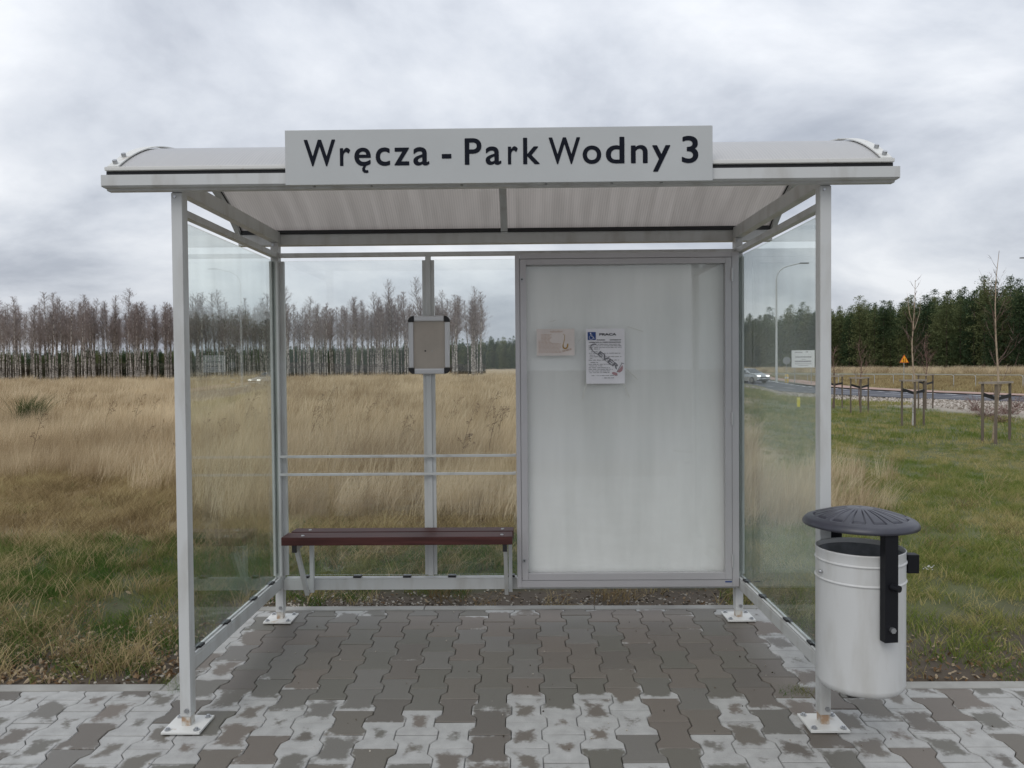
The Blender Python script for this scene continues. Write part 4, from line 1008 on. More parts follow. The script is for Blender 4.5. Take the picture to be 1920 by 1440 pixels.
# lawn on the right
for y0, y1, dens, far_ in ((.35, 3, 170, 0), (3, 7, 130, 0), (7, 13, 60, 0), (13, 24, 14, 1), (24, 40, 6, 1)):
    x, y = frustum_pts(y0, y1, dens, margin=2.2); t = lawn_t(x, y)
    pr_ = sstep(-.5, .4, t)*(.55+.45*(vnoise(x, y, .35) > .4))
    pr_ = np.where((x > 1.5) & (y < 3.2) & (t > -1.2), np.maximum(pr_, .6), pr_)
    pr_ = pr_*np.where(y < 1.0, .42+.45*(vnoise(x, y, .3) > .5), 1.0)
    k = ok(x, y, .02) & (rng.random(len(x)) < pr_) & (x > 1.3) & (x < 15.3+1.2*(vnoise(x, y, 1.5)-.5)) & ((y < 33) | (x < 8)); sL.add(x[k], y[k], NV, .6, 1.2, ioff=NV*far_)
x, y = rng.uniform(2, 17, 4000), rng.uniform(30, 70, 4000); k = (road_off(x, y) < -7); sL.add(x[k], y[k], NV, 1.0, 1.8, ioff=NV)
sL.make('lawn_grass', lawn_m+lawn_f, 'short yellow-green lawn grass to the right of the shelter', 'grass')
# dead leaves, pebbles, rubble
def chip(name, m, sx, sy, sz, seed, rock=False):
    r_ = random.Random(seed); bm = bmesh.new()
    if rock:
        bmesh.ops.create_icosphere(bm, subdivisions=1, radius=1)
        for v in bm.verts: v.co = Vector((v.co.x*sx, v.co.y*sy, v.co.z*sz))*r_.uniform(.75, 1.25)
    else:
        vs = [bm.verts.new((sx*a, sy*b, sz*c)) for a, b, c in ((-1,0,.2),(-.3,-.7,-.1),(.5,-.6,.3),(1,.1,0),(.4,.7,.35),(-.4,.6,0),(0,0,.6*r_.random()))]
        for i in range(6): bm.faces.new((vs[i], vs[(i+1) % 6], vs[6]))
    me = bpy.data.meshes.new(name); bm.to_mesh(me); bm.free(); me.materials.append(MT[m]); return me
lf = Sc(); n_ = 3600
x = rng.uniform(-4.2, -1.5, n_); y = .38+np.abs(rng.normal(0, .5, n_)); k = ok(x, y, .01) & (vnoise(x, y, .45)+.2*rng.random(n_) > .42); lf.add(x[k], y[k], 4, .6, 1.4, tilt=.5, z=zg(x[k], y[k])+.022)
x = rng.uniform(1.5, 4.5, 1100); y = .38+np.abs(rng.normal(0, .35, 1100)); k = ok(x, y, .01); lf.add(x[k], y[k], 4, .5, 1.2, tilt=.5, z=zg(x[k], y[k])+.02)
x = rng.uniform(-1.6, 1.6, 500); y = rng.uniform(1.39, 1.9, 500); lf.add(x, y, 4, .4, 1.0, tilt=.5, z=zg(x, y)+.018)
lf.make('leaf_litter', [chip('lf%d' % k, 'leaf', .015, .009, .007, k) for k in range(4)], 'brown dead leaves scattered on soil beside the pavement', 'leaves')
pb = Sc(); x = np.concatenate([rng.uniform(-1.6, 1.6, 1800), rng.normal(-1.0, .35, 700), rng.uniform(-2.1, -1.5, 500)]); y = np.concatenate([1.385+np.abs(rng.normal(0, .22, 1800)), 1.385+np.abs(rng.normal(0, .2, 700)), rng.uniform(.4, 1.4, 500)])
k = ok(x, y, .005); pb.add(x[k], y[k], 4, .35, 1.5, tilt=.8, z=zg(x[k], y[k])+.008)
x, y = rng.uniform(-2.4, 2.4, 150), rng.uniform(-.6, 1.3, 150); k = in_paving(x, y, -.08); pb.add(x[k], y[k], 4, .15, .6, tilt=.8, z=SL*y[k]+.012)
pb.make('pebbles', [chip('pb%d' % k, 'stone', .009, .007, .006, 50+k, True) for k in range(4)], 'small pebbles in the bare soil behind the shelter', 'pebbles')
rbb = Sc(); x, y = rng.uniform(4, 26, 42000), rng.uniform(14, 62, 42000); ro = road_off(x, y)
k = (ro < -3.8) & (ro > -11.5-1.5*vnoise(x, y, 2)) & ((x > 15.6) | (y > 33)) & (np.abs(x/(y+3)) < .80); rbb.add(x[k], y[k], 4, .7, 2.2, tilt=.8, z=zg(x[k], y[k])+.02)
rbb.make('rubble_verge', [chip('rb%d' % k, 'rubble', .027, .023, .016, 70+k, True) for k in range(4)], 'pale rubble stones along the verge of the far road', 'rubble')

# ------------------------------------------------------------------ weeds, shrubs
def ribbon(vs, fs, pts, w, rnd_=random):
    a = rnd_.uniform(0, math.pi); sx, sy = math.cos(a)*w/2, math.sin(a)*w/2; b = len(vs); n = len(pts)
    for i, p in enumerate(pts):
        k = 1-.8*i/(n-1)
        if i == n-1: vs.append(tuple(p))
        else: vs += [(p[0]-sx*k, p[1]-sy*k, p[2]), (p[0]+sx*k, p[1]+sy*k, p[2])]
    for i in range(n-2): q = b+2*i; fs.append((q, q+1, q+3, q+2))
    q = b+2*(n-2); fs.append((q, q+1, q+2))
def weed_mesh(seed):
    r_ = random.Random(seed); mb = MB(); H = r_.uniform(.75, 1.05)
    ln = r_.uniform(.15, .35); pts = [Vector((ln*H*t*t, .03*math.sin(t*4+seed), H*t)) for t in (0, .25, .5, .75, 1)]
    mb.tube(pts, [.006, .005, .004, .003, .002], 5)
    hv, hf = [], []
    for k in range(13):
        t = r_.uniform(.45, 1); i = min(3, int(t*4)); p = pts[i].lerp(pts[i+1], t*4-i); a = r_.uniform(0, 6.28); l_ = r_.uniform(.06, .2)*(1.35-t)
        e_ = p+Vector((math.cos(a)*l_+.04, math.sin(a)*l_, l_*r_.uniform(.4, 1))); mb.tube([p, e_], [.0025, .0015], 4, False)
        for _ in range(7):
            c = e_+Vector((r_.gauss(0, .016), r_.gauss(0, .016), r_.gauss(0, .014))); s_ = r_.uniform(.005, .012)
            b = len(hv); hv += [c+Vector((s_,0,0)), c+Vector((-s_*.5, s_*.8, 0)), c+Vector((-s_*.5,-s_*.8,0)), c+Vector((0,0,s_*1.4))]; hf += [(b,b+1,b+3),(b+1,b+2,b+3),(b+2,b,b+3),(b,b+2,b+1)]
    return mb, hv, hf
protos = []
for k in range(5):
    mb, hv, hf = weed_mesh(k+1)
    e_ = thing('dried_weed', 'x', 'weed', (0,0,0)); mb.build('stem', 'weed', e_); MB().add(hv, hf).build('seed_heads', 'weed', e_)['kind'] = 'stuff'; protos.append(e_)
wsp = [(575,848),(582,800),(605,845),(650,812),(680,815),(745,860),(775,838),(790,855),(765,800),(720,790),(880,800),(905,815),(930,838),(865,880),(845,800),(955,800),(905,780),
       (270,845),(300,830),(250,800),(195,800),(120,770),(165,775),(385,810),(400,850),(430,840),(455,815),(475,808),(500,800),(610,775),(660,770),(700,770),(290,780),(330,870),(60,860),(735,830),(830,835),(915,855)]
for i, (a, b) in enumerate(wsp):
    q = G(a, b+12); e_ = protos[i] if i < 5 else copy_tree(protos[i % 5])
    s_ = random.uniform(.6, .98); e_.location = (q.x, q.y, float(zg(q.x, q.y))); e_.rotation_euler = (0, 0, random.uniform(-.7, .7)); e_.scale = (s_,)*3
    tag(e_, 'thin dried brown weed stalk standing among the straw meadow grass', 'weed', 'dried weeds in the meadow')
bq = G(52, 806); BSH = thing('broom_bush', 'green broom bush alone in the straw coloured meadow', 'bush', (bq.x, bq.y, 0))
vs, fs = [], []
for k in range(520):
    a = random.uniform(0, 6.28); rr = random.random()**.6*.16; x, y = bq.x+rr*math.cos(a)*1.8, bq.y+rr*math.sin(a)
    h = random.uniform(.3, .95); dxx = random.gauss(.28, .42)*h; dyy = random.gauss(0, .35)*h
    ribbon(vs, fs, [(x, y, 0), (x+dxx*.25, y+dyy*.25, h*.4), (x+dxx*.6, y+dyy*.6, h*.75), (x+dxx, y+dyy, h)], .014)
MB().add(vs, fs).build('stems', 'broom', BSH)
def twig_shrub(name, label, q, H, Wd, n_, m, group=None):
    t_ = thing(name, label, 'shrub', tuple(q), group); vs, fs = [], []
    for k in range(n_):
        a = random.uniform(0, 6.28); l_ = random.random()**.5*Wd; h = H*random.uniform(.5, 1); x, y = q.x+random.gauss(0, Wd*.15), q.y+random.gauss(0, Wd*.15)
        e_ = Vector((x+math.cos(a)*l_, y+math.sin(a)*l_, q.z+h)); m_ = Vector((x, y, q.z)).lerp(e_, .5)+Vector((0,0,h*.1))
        ribbon(vs, fs, [(x, y, q.z), tuple(m_), tuple(e_)], .02)
        for _ in range(4):
            t = random.uniform(.4, 1); p_ = m_.lerp(e_, (t-.4)/.6); d_ = Vector((random.gauss(0, .3), random.gauss(0, .3), random.uniform(.1, .5)))*H*.4
            ribbon(vs, fs, [tuple(p_), tuple(p_+d_*.5), tuple(p_+d_)], .012)
    MB().add(vs, fs).build('twigs', m, t_); return t_
for px_, py_, H, Wd, n_ in ((1850,782,.36,.9,90),(1890,776,.34,.8,80),(1830,770,.60,.6,40),(1905,765,.62,.8,45),(1875,792,.26,.7,60)):
    q = G(px_, py_, -.3); twig_shrub('low_shrub', 'low reddish brown leafless shrub at the lawn edge behind staked saplings', q, H, Wd, n_, 'redtwig', 'low shrubs at the lawn edge')
yq = G(1737, 1092, 0); YR = thing('yarrow', 'small white flowering herb in the lawn beside the litter bin', 'flower', (yq.x, yq.y, 0))
MB().tube([(yq.x, yq.y, 0), (yq.x+.01, yq.y, .10)], [.002, .0015], 5).build('stem', 'green', YR)
fm = MB()
for k in range(16):
    c = Vector((yq.x+.012+random.gauss(0, .014), yq.y+random.gauss(0, .012), .098+random.gauss(0, .010))); fm.lathe(c, [(.0005, .003), (.0055, .001), (.0005, 0)], 7)
fm.build('flower_head', 'white', YR)['kind'] = 'stuff'

# ------------------------------------------------------------------ birch stand
def birch_mesh(seed, H):
    r_ = random.Random(seed); mb = MB(); pts = []; rad = []
    ph, am = r_.uniform(0, 6.28), r_.uniform(.08, .25)
    for i in range(9):
        t = i/8; pts.append(Vector((am*math.sin(ph+t*3)*t*1.6, am*math.cos(ph+t*2.3)*t*1.6, H*t))); rad.append((.075+.0*t)*(1-t)**.62*r_.uniform(.95, 1.05)+.008)
    mb.tube(pts, rad, 6, False)
    vs, fs = [], []
    def at(t): i = min(7, int(t*8)); return pts[i].lerp(pts[i+1], t*8-i)
    nb = 84
    for k in range(nb):
        t = .43+.55*(k/nb)**.80; p = at(t); a = r_.uniform(0, 6.28)
        env = 1.0 if t > .5 else .55
        L = H*(.205*(1-t)**.75+.018)*r_.uniform(.6, 1.3)*env; el = r_.uniform(.6, 1.2)
        d = Vector((math.cos(a)*math.cos(el), math.sin(a)*math.cos(el), math.sin(el)))
        m_ = p+d*L*.55; e_ = p+d*L+Vector((math.cos(a), math.sin(a), -.2))*L*.25
        ribbon(vs, fs, [tuple(p), tuple(m_), tuple(e_)], .045, r_)
        nt = 26 if t > .50 else 7
        for _ in range(nt):
            u = r_.uniform(.25, 1); q = p.lerp(m_, u*2) if u < .5 else m_.lerp(e_, u*2-1)
            dd = (d*.6+Vector((r_.gauss(0, .55), r_.gauss(0, .55), r_.gauss(.15, .5))))*L*.36
            g_ = q+dd*.6; ribbon(vs, fs, [tuple(q), tuple(g_), tuple(q+dd+Vector((0,0,-.06*L)))], .0155, r_)
    return mb, vs, fs
bpro = []; birch_t, birch_c = [], []
for k in range(9):
    H = 10.4+.35*k*((k*7) % 3-0.6)*.5
    mb, vs, fs = birch_mesh(900+k, H)
    e_ = thing('birch_tree', 'x', 'tree', (0,0,0)); birch_t.append(mb.build('trunk', 'birchbark', e_).data); birch_c.append(MB().add(vs, fs).build('crown', 'twig', e_).data); bpro.append((e_, H))
nb = 0
BL = [(-16, 84), (140, 84), (330, 93), (520, 100), (700, 106), (905, 108)]   # photo column -> depth of the stand's front
for i in range(296):
    if i < 9: px_ = 20+i*98
    else: px_ = random.uniform(-70, 905)
    row = random.random(); dep = np.interp(px_, [a for a, _ in BL], [b for _, b in BL])+row*random.choice((6, 14, 22))
    if px_ > 640: dep += 0
    v = ray(px_, 700); y = dep; x = CX+v.x/v.y*(y-CY)
    e_, H = bpro[i] if i < 9 else bpro[i % 9]
    if i >= 9: e_ = copy_tree(e_)
    hs = np.interp(px_, [-70, 0, 300, 600, 800, 905], [.85, .88, .91, .99, 1.10, 1.10])*(random.gauss(.95, .075)+(.12 if random.random() < .1 else 0)); ws = hs*random.uniform(.85, 1.15)
    if px_ > 875: ws *= 1.0
    e_.location = (x, y, -.05); e_.rotation_euler = (random.gauss(0, .015), random.gauss(0, .02), random.uniform(0, 6.28)); e_.scale = (ws, ws, hs)
    tag(e_, 'bare slender birch with pale trunk in the stand beyond the meadow', 'tree', 'birches beyond the meadow')

nn = 130; px_ = rng.uniform(-90, 905, nn); dep = np.interp(px_, [a for a, _ in BL], [b for _, b in BL])+rng.uniform(4, 26, nn); xx = CX+(px_-977)/1442*(dep-CY)
hs = np.interp(px_, [-70, 0, 300, 600, 800, 905], [.86, .89, .92, 1.0, 1.12, 1.10])*rng.normal(.93, .06, nn)
rb2 = Sc(); ix = rng.integers(0, 9, nn); rz = rng.uniform(0, 6.28, nn)
for off in (0, 9):
    rb2.p.append(np.stack([xx, dep, np.full(nn, -.05)], -1)); rb2.r.append(np.stack([np.zeros(nn), np.zeros(nn), rz], -1)); rb2.s.append(np.stack([hs, hs, hs], -1)); rb2.i.append(ix+off)
rb2.make('birch_stand', birch_t+birch_c, 'further birches filling the stand beyond the meadow', 'birch wood')

# ------------------------------------------------------------------ pine wood
def pine_mesh(seed, H):
    r_ = random.Random(seed); mb = MB(); mb.tube([(0,0,0), (.1,0,H*.5), (.05,.1,H*.96)], [.19, .13, .03], 6, False); vs, fs = [], []
    lev = 30
    for k in range(lev):
        t = .10+.90*k/(lev-1); rad = (3.0*(1-t)**.42*(.55+.45*min(1, (t-.02)*3.2))+.25)*r_.uniform(.65, 1.25)
        nbk = 7 if t < .85 else 4; a0 = r_.uniform(0, 6.28)
        for b in range(nbk):
            a = a0+6.283*b/nbk+r_.gauss(0, .25); L = rad*r_.uniform(.65, 1.15); up = r_.uniform(.0, .35)+.35*t
            for c in range(4 if t < .85 else 3):
                u = .35+.65*c/3; p = Vector((math.cos(a)*L*u, math.sin(a)*L*u, H*t+L*u*up-.1))
                cs = (.42 if t < .9 else .30)*r_.uniform(.7, 1.3)
                for _ in range(5):
                    q = p+Vector((r_.gauss(0, cs*.8), r_.gauss(0, cs*.8), r_.gauss(0, cs*.5)))
                    d1 = Vector((r_.gauss(0,1), r_.gauss(0,1), r_.gauss(.4,.6))).normalized()*cs; d2 = Vector((r_.gauss(0,1), r_.gauss(0,1), r_.gauss(0,.4))).normalized()*cs*.6
                    b_ = len(vs); vs += [q-d2*.5, q+d2*.5, q+d1]; fs.append((b_, b_+1, b_+2))
    for _ in range(6):
        b_ = len(vs); q = Vector((.05+r_.gauss(0,.05), .1+r_.gauss(0,.05), H*r_.uniform(.95, 1.0))); d1 = Vector((r_.gauss(0,.15), r_.gauss(0,.15), r_.uniform(.25,.5))); d2 = Vector((r_.gauss(0,.1), r_.gauss(0,.1), 0))
        vs += [q-d2, q+d2, q+d1]; fs.append((b_, b_+1, b_+2))
    return mb, vs, fs
ppro = []; pine_meshes = []
for k in range(7):
    H = 17.6+.55*((k*5) % 4); mb, vs, fs = pine_mesh(500+k, H); e_ = thing('pine_tree', 'x', 'tree', (0,0,0)); mb.build('trunk', 'pinebark', e_); cr = MB().add(vs, fs).build('crown', 'pine', e_); ppro.append(e_); pine_meshes.append(cr.data)
PE = [(1990,150),(1880,165),(1760,190),(1640,215),(1540,240),(1430,272),(1370,300)]
cnt = 0
for row in range(5):
    px_ = 1988+random.uniform(0, 10)
    while px_ > 1375 and cnt < 290:
        dep = float(np.interp(px_, [a for a, _ in PE][::-1], [b for _, b in PE][::-1]))+row*5.5+random.uniform(-2, 2)
        v = ray(px_, 690); x = CX+v.x/v.y*(dep-CY)
        e_ = ppro[cnt] if cnt < 7 else copy_tree(ppro[random.randrange(7)]); cnt += 1
        s_ = random.gauss(1.0, .075)*(1.0+.012*row)*np.interp(px_, [1375, 1500, 1700, 1990], [1.06, 1.02, 1.0, 1.03]); e_.location = (x, dep, -.7); e_.rotation_euler = (0, 0, random.uniform(0, 6.28)); e_.scale = (s_*1.06, s_*1.06, s_)
        tag(e_, 'dark green pine in the dense wood beyond the far road', 'tree', 'pines beyond the road')
        px_ -= random.uniform(.72, 1.3)*2.7*1442/(dep+3)*(1.0 if row < 2 else 1.15)
# the wood goes on to the left and right as one mass
pm = Sc()
FE = [(150,300),(95,330),(60,390),(20,470),(-30,560),(-120,640),(-300,700),(-520,720)]
for i in range(len(FE)-1):
    (ax_, ay_), (bx_, by_) = FE[i], FE[i+1]; ln = math.hypot(bx_-ax_, by_-ay_); nn = int(ln*2.0)
    t = rng.random(nn); o_ = rng.uniform(0, 26, nn); pm.add(ax_+(bx_-ax_)*t, ay_+(by_-ay_)*t+o_, 7, .9, 1.12, tilt=.02, z=np.full(nn, -.8))
for (ax_, ay_), (bx_, by_) in (((150,150),(190,80)), ((190,80),(210,-40))):
    nn = 90; t = rng.random(nn); o_ = rng.uniform(0, 30, nn); pm.add(ax_+(bx_-ax_)*t+o_, ay_+(by_-ay_)*t, 7, .9, 1.12, tilt=.02, z=np.full(nn, -.8))
pm.make('far_pine_wood', pine_meshes, 'far dark pine wood on the horizon past the meadow', 'wood')
th = Sc(); nn = 2600; px_ = rng.uniform(-120, 905, nn); dep = np.interp(px_, [-120, 300, 620, 650, 905], [128, 140, 150, 165, 170])+rng.uniform(0, 14, nn)
xx = CX+(px_-977)/1442*(dep-CY)
sc_ = np.interp(px_, [-120, 300, 600, 660, 905], [.78, .76, .74, .62, .62])
thm = []
for k in range(5):
    r_ = random.Random(k); vs, fs = [], []
    for _ in range(260):
        q = Vector((r_.gauss(0, .5), r_.gauss(0, .5), r_.uniform(0, 3.3))); d1 = Vector((r_.gauss(0,.16), r_.gauss(0,.16), r_.uniform(.15,.5))); d2 = Vector((r_.gauss(0,1), r_.gauss(0,1), r_.gauss(0,.4))).normalized()*.17
        b_ = len(vs); vs += [q-d2, q+d2, q+d1]; fs.append((b_, b_+1, b_+2))
    me = bpy.data.meshes.new('thk%d' % k); me.from_pydata([tuple(v) for v in vs], [], fs); me.materials.append(MT['thicket']); thm.append(me)
th.p.append(np.stack([xx, dep, np.full(nn, -.2)], -1)); th.r.append(np.stack([np.zeros(nn), np.zeros(nn), rng.uniform(0, 6.28, nn)], -1)); s_ = sc_*rng.uniform(.72, 1.15, nn); th.s.append(np.stack([s_, s_, s_], -1)); th.i.append(rng.integers(0, 5, nn))
th.make('young_thicket', thm, 'low dark thicket of young trees behind the birch stand', 'thicket')

# ------------------------------------------------------------------ far road, right
def strip(name, o0, o1, zo, m, i0=0, i1=None):
    vs, fs = [], []; pts = ROADC[i0:i1]
    for i, p in enumerate(pts):
        t = (pts[min(i+1, len(pts)-1)]-pts[max(i-1, 0)]).normalized(); nrm = Vector((t.y, -t.x, 0))
        for o_ in (o0, o1): q = p+nrm*o_; vs.append((q.x, q.y, float(zg(p.x, p.y))+zo))
    for i in range(len(pts)-1): fs.append((2*i, 2*i+1, 2*i+3, 2*i+2))
    return MB().add(vs, fs).build(name, m, None, (0,0,0))
road = strip('road', -3.5, 3.5, .03, 'asphalt'); tag(road, 'grey asphalt road curving past the pine wood', kind='structure')
tag(strip('footpath', 4.3, 6.8, .06, 'path'), 'pale red footpath along the far road', kind='structure')
tag(strip('road_kerb', 3.5, 3.68, .14, 'kerb'), 'concrete kerb at the edge of the far road', kind='structure'); tag(strip('road_kerb', -3.68, -3.5, .13, 'kerb'), 'concrete kerb on near side of the far road', kind='structure')
def on_road(s, o_):              # s: index along the centre line
    i = min(int(s), len(ROADC)-2); p = ROADC[i].lerp(ROADC[i+1], s-i); t = (ROADC[i+1]-ROADC[i]).normalized(); nrm = Vector((t.y, -t.x, 0)); q = p+nrm*o_
    return Vector((q.x, q.y, float(zg(p.x, p.y)))), t, nrm
def dash(s0, s1, o_, w_, name='lane_dash'):
    a, t, nr_ = on_road(s0, o_); b, t2, n2_ = on_road(s1, o_)
    up = Vector((0,0,.036)); mb = MB(); mb.add([a-nr_*w_/2+up, a+nr_*w_/2+up, b+n2_*w_/2+up, b-n2_*w_/2+up], [(0,1,2,3)]); mb.build(name, 'mark', road)
s = 16.0
while s < 60: dash(s, s+.55, 2.9, .28); s += 1.0
s = 16.0
while s < 60: dash(s, s+1.5, 0, .14); s += 3.0
# hoop railing along the path
RLP = catmull([(47,42),(43.5,50),(40.6,57),(37.8,63.5),(34.8,69.8),(31.8,75),(29.6,80),(28.6,86)], 12)
acc = [0.0]
for i in range(1, len(RLP)): acc.append(acc[-1]+(RLP[i]-RLP[i-1]).length)
def rail_at(d): 
    i = min(max(np.searchsorted(acc, d)-1, 0), len(RLP)-2); t = (d-acc[i])/(acc[i+1]-acc[i]); return RLP[i].lerp(RLP[i+1], t)
k = 0
while (k+1)*2.0 < acc[-1]:
    a, b = rail_at(k*2.0), rail_at(k*2.0+1.98); z_ = float(zg(a.x, a.y)); t = (b-a).normalized()
    H = 1.06; pts = [a+Vector((0,0,z_-.05)), a+Vector((0,0,z_+H-.18)), a+t*.05+Vector((0,0,z_+H-.05)), a+t*.18+Vector((0,0,z_+H)), b+Vector((0,0,z_+H))]
    tag(MB().tube(pts, .030, 6).build('guard_rail', 'galv', None, (a.x, a.y, z_)), 'galvanised hoop of the pedestrian railing beside the far footpath', 'railing', 'railing hoops along the footpath'); k += 1

# street lamps
def lamp(base, label, dirx, Hh, arm):
    t_ = thing('street_lamp', label, 'street lamp', tuple(base)); b = Vector(base); mb = MB()
    mb.tube([b, b+Vector((0,0,Hh*.5)), b+Vector((0,0,Hh-1.6))], [.12, .10, .075], 10); mb.build('pole', 'pole', t_)
    am = MB(); pts = [b+Vector((0,0,Hh-1.62))]+[b+Vector((dirx*1.5*(1-math.cos(R(q))), 0, Hh-1.6+1.35*math.sin(R(q)))) for q in (20, 40, 60, 80)]+[b+Vector((dirx*arm, 0, Hh))]
    am.tube(pts, .05, 8); am.build('arm', 'pole', t_)
    e_ = b+Vector((dirx*arm, 0, Hh)); MB().box(min(e_.x-dirx*.05, e_.x+dirx*.85), max(e_.x-dirx*.05, e_.x+dirx*.85), e_.y-.14, e_.y+.14, e_.z-.06, e_.z+.05, bev=.03).build('lamp_head', 'signback', t_)
lb = G(1456, 722, -.6); zt = P(1500, 493, lb.y).z
lamp((lb.x, lb.y, -.62), 'tall pale street lamp with curved arm seen through the shelter glass', 1, zt+.6, (1500-1456)*(lb.y+3)/1442)
tp_ = P(1914, 483, 74); lamp((tp_.x+3.1, 74, -.62), 'street lamp standing among pines with only its head in view', -1, tp_.z+.6, 2.3)
# signs
def text_bars(mb, x0, x1, z, h, y, r_):
    u = x0
    while u < x1:
        l_ = r_.uniform(.05, .16); mb.add([(u,y,z),(min(u+l_, x1),y,z),(min(u+l_, x1),y,z+h),(u,y,z+h)], [(0,1,2,3)]); u += l_+.03
yb = 72.0; a = P(1484.5, 657, yb); b = P(1527.5, 689, yb); IB = thing('information_board', 'white information board on two legs beside the far road', 'sign', ((a.x+b.x)/2, yb, -.6))
box('board', 'board', IB, a.x, b.x, yb, yb+.04, b.z, a.z, bev=.01)
for xx in (a.x+.3, b.x-.3): MB().cyl((xx, yb+.08, -.65), (xx, yb+.08, a.z-.1), .035, 8).build('leg', 'galv', IB)
tb = MB(); r_ = random.Random(3); w_ = b.x-a.x; h_ = a.z-b.z
for v_, u0, u1, hh in ((.14,.15,.46,.05),(.13,.62,.70,.07),(.42,.15,.86,.07),(.53,.44,.6,.03),(.68,.15,.84,.08),(.80,.15,.86,.03),(.90,.30,.70,.03)):
    text_bars(tb, a.x+w_*u0, a.x+w_*u1, a.z-h_*v_, h_*hh, yb-.004, r_)
tb.build('lettering', 'greyink', IB)['kind'] = 'stuff'
c = P(1475, 676, 77); RS = thing('road_sign', 'grey back of a round road sign beside the lamp post', 'sign', (c.x, 77, -.6))
MB().cyl((c.x, 77, c.z), (c.x, 77.02, c.z), .385, 32).build('disc', 'signback', RS); MB().cyl((c.x, 77.06, -.65), (c.x, 77.06, c.z+.2), .032, 8).build('pole', 'galv', RS)
yw = 73.0; c = P(1695.5, 675, yw); WS = thing('warning_sign', 'yellow triangular two-way traffic warning sign behind the railing', 'sign', (c.x, yw, -.6))
def tri(r_): return [(c.x+r_*math.cos(R(a_)), c.z+r_*math.sin(R(a_))) for a_ in (90, 210, 330)]
MB().add(*prism(tri(.53), yw, yw+.03)).build('rim', 'red', WS); MB().add(*prism(tri(.44), yw-.006, yw-.001)).build('panel', 'orange', WS)
ar = MB()
for sx, dr_ in ((-.09, 1), (.09, -1)):
    for pts in ([(-.025,-.19),(.025,-.19),(.025,.1),(-.025,.1)], [(-.07,.08),(.07,.08),(0,.19)]):
        pp = [(c.x+sx+px_*1.0, c.z-.02+pz_*dr_) for px_, pz_ in pts]
        if dr_ < 0: pp = pp[::-1]
        ar.add([(x, yw-.009, z) for x, z in pp], [tuple(range(len(pp)))])
ar.build('arrows', 'ink', WS); MB().cyl((c.x, yw+.07, -.65), (c.x, yw+.07, c.z+.2), .035, 8).build('pole', 'galv', WS)
q = G(1475, 721, -.6); YB = thing('yellow_bollard', 'rounded yellow traffic bollard at the foot of the lamp post', 'bollard', (q.x, q.y, -.6))
MB().lathe((q.x, q.y, -.6), [(.19,0),(.19,.85),(.17,.97),(.10,1.06),(.001,1.09)], 20).build('body', 'yellow', YB); MB().lathe((q.x, q.y, -.6), [(.194,.62),(.194,.80)], 20).build('band', 'board', YB)
q = G(1497, 767, -.3); zz = float(zg(q.x, q.y)); MK = thing('marker_post', 'small bright yellow marker post in the lawn', 'marker', (q.x, q.y, zz))
MB().box(q.x-.055, q.x+.055, q.y-.03, q.y+.03, zz-.02, zz+.36, bev=.012).build('post', 'lime', MK); MB().box(q.x-.056, q.x+.056, q.y-.031, q.y+.031, zz+.30, zz+.315).build('band', 'board', MK)

# ------------------------------------------------------------------ car
CR = thing('car', 'silver hatchback with lit headlights driving on the far road', 'car', (0, 0, 0))
side = [(-2.0,.30),(-2.05,.62),(-1.95,.92),(-1.70,1.05),(-1.25,1.40),(-.55,1.475),(.20,1.44),(.95,1.02),(1.75,.86),(2.02,.66),(2.05,.34),(1.75,.22),(-1.75,.22)]
def sect(k): return [(x, z) for x, z in side]
mb = MB(); n = len(side); vs = []
for yy, sh_, in ((-.86, 0), (-.72, 1), (.72, 1), (.86, 0)):
    for x, z in side:
        inn = (0.0 if z < 1.0 else 0)
        if sh_ == 0: vs.append((x*(.985), yy*(1.0 if z < .95 else .80 if z > 1.2 else .97), z*(.99 if z > 1 else 1)))
        else: vs.append((x, yy if z < 1.2 else yy*.93, z+(.0 if z < 1 else .015)))
fs = []
for r_ in range(3):
    for i in range(n): j = (i+1) % n; fs.append((r_*n+i, r_*n+j, (r_+1)*n+j, (r_+1)*n+i))
fs += [tuple(range(n)), tuple(reversed(range(3*n, 4*n)))]
body_o = mb.add(vs, fs).build('body', 'car', CR, smooth=False)
wsn = MB(); wsn.add([(.26,-.60,1.42),(.26,.60,1.42),(.97,.72,1.035),(.97,-.72,1.035)], [(0,1,2,3)]); 
for v_ in wsn.v: v_ += Vector((.012, 0, .022))
wsn.build('windscreen', 'carglass', CR)
for s_ in (-1, 1):
    sw = MB(); sw.add([(.75,s_*.862,1.0),(.12,s_*.745,1.36),(-.5,s_*.735,1.39),(-1.2,s_*.745,1.33),(-1.55,s_*.862,1.0)], [(0,1,2,3,4) if s_ < 0 else (4,3,2,1,0)]); 
    for v_ in sw.v: v_ += Vector((0, s_*.015, 0))
    sw.build('side_window', 'carglass', CR)
    for xx in (-1.28, 1.28):
        wy = s_*.80; w_ = MB().cyl((xx, wy-.09, .31), (xx, wy+.09, .31), .315, 24).build('wheel', 'tyre', CR); MB().cyl((xx, wy+s_*.091, .31), (xx, wy+s_*.10, .31), .21, 18).build('rim', 'rim', w_)
    hl = bpy.data.materials.get('headlight') or mat('headlight', (0.9, 0.9, 0.9), .2)
    hb = hl.node_tree.nodes['Principled BSDF']; hb.inputs['Emission Color'].default_value = (1, .97, .92, 1); hb.inputs['Emission Strength'].default_value = 2.2
    MB().lathe((0,0,0), [(.001,.03),(.08,.02),(.11,0)], 14)
    h_ = MB(); h_.box(1.86, 2.03, s_*.60-.16, s_*.60+.16, .66, .80, bev=.03); h_.build('headlight', hl, CR)
    m_ = MB(); m_.box(.62, .80, s_*.98-.10, s_*.98+.06, .98, 1.13, bev=.03); m_.build('mirror', 'car', CR)
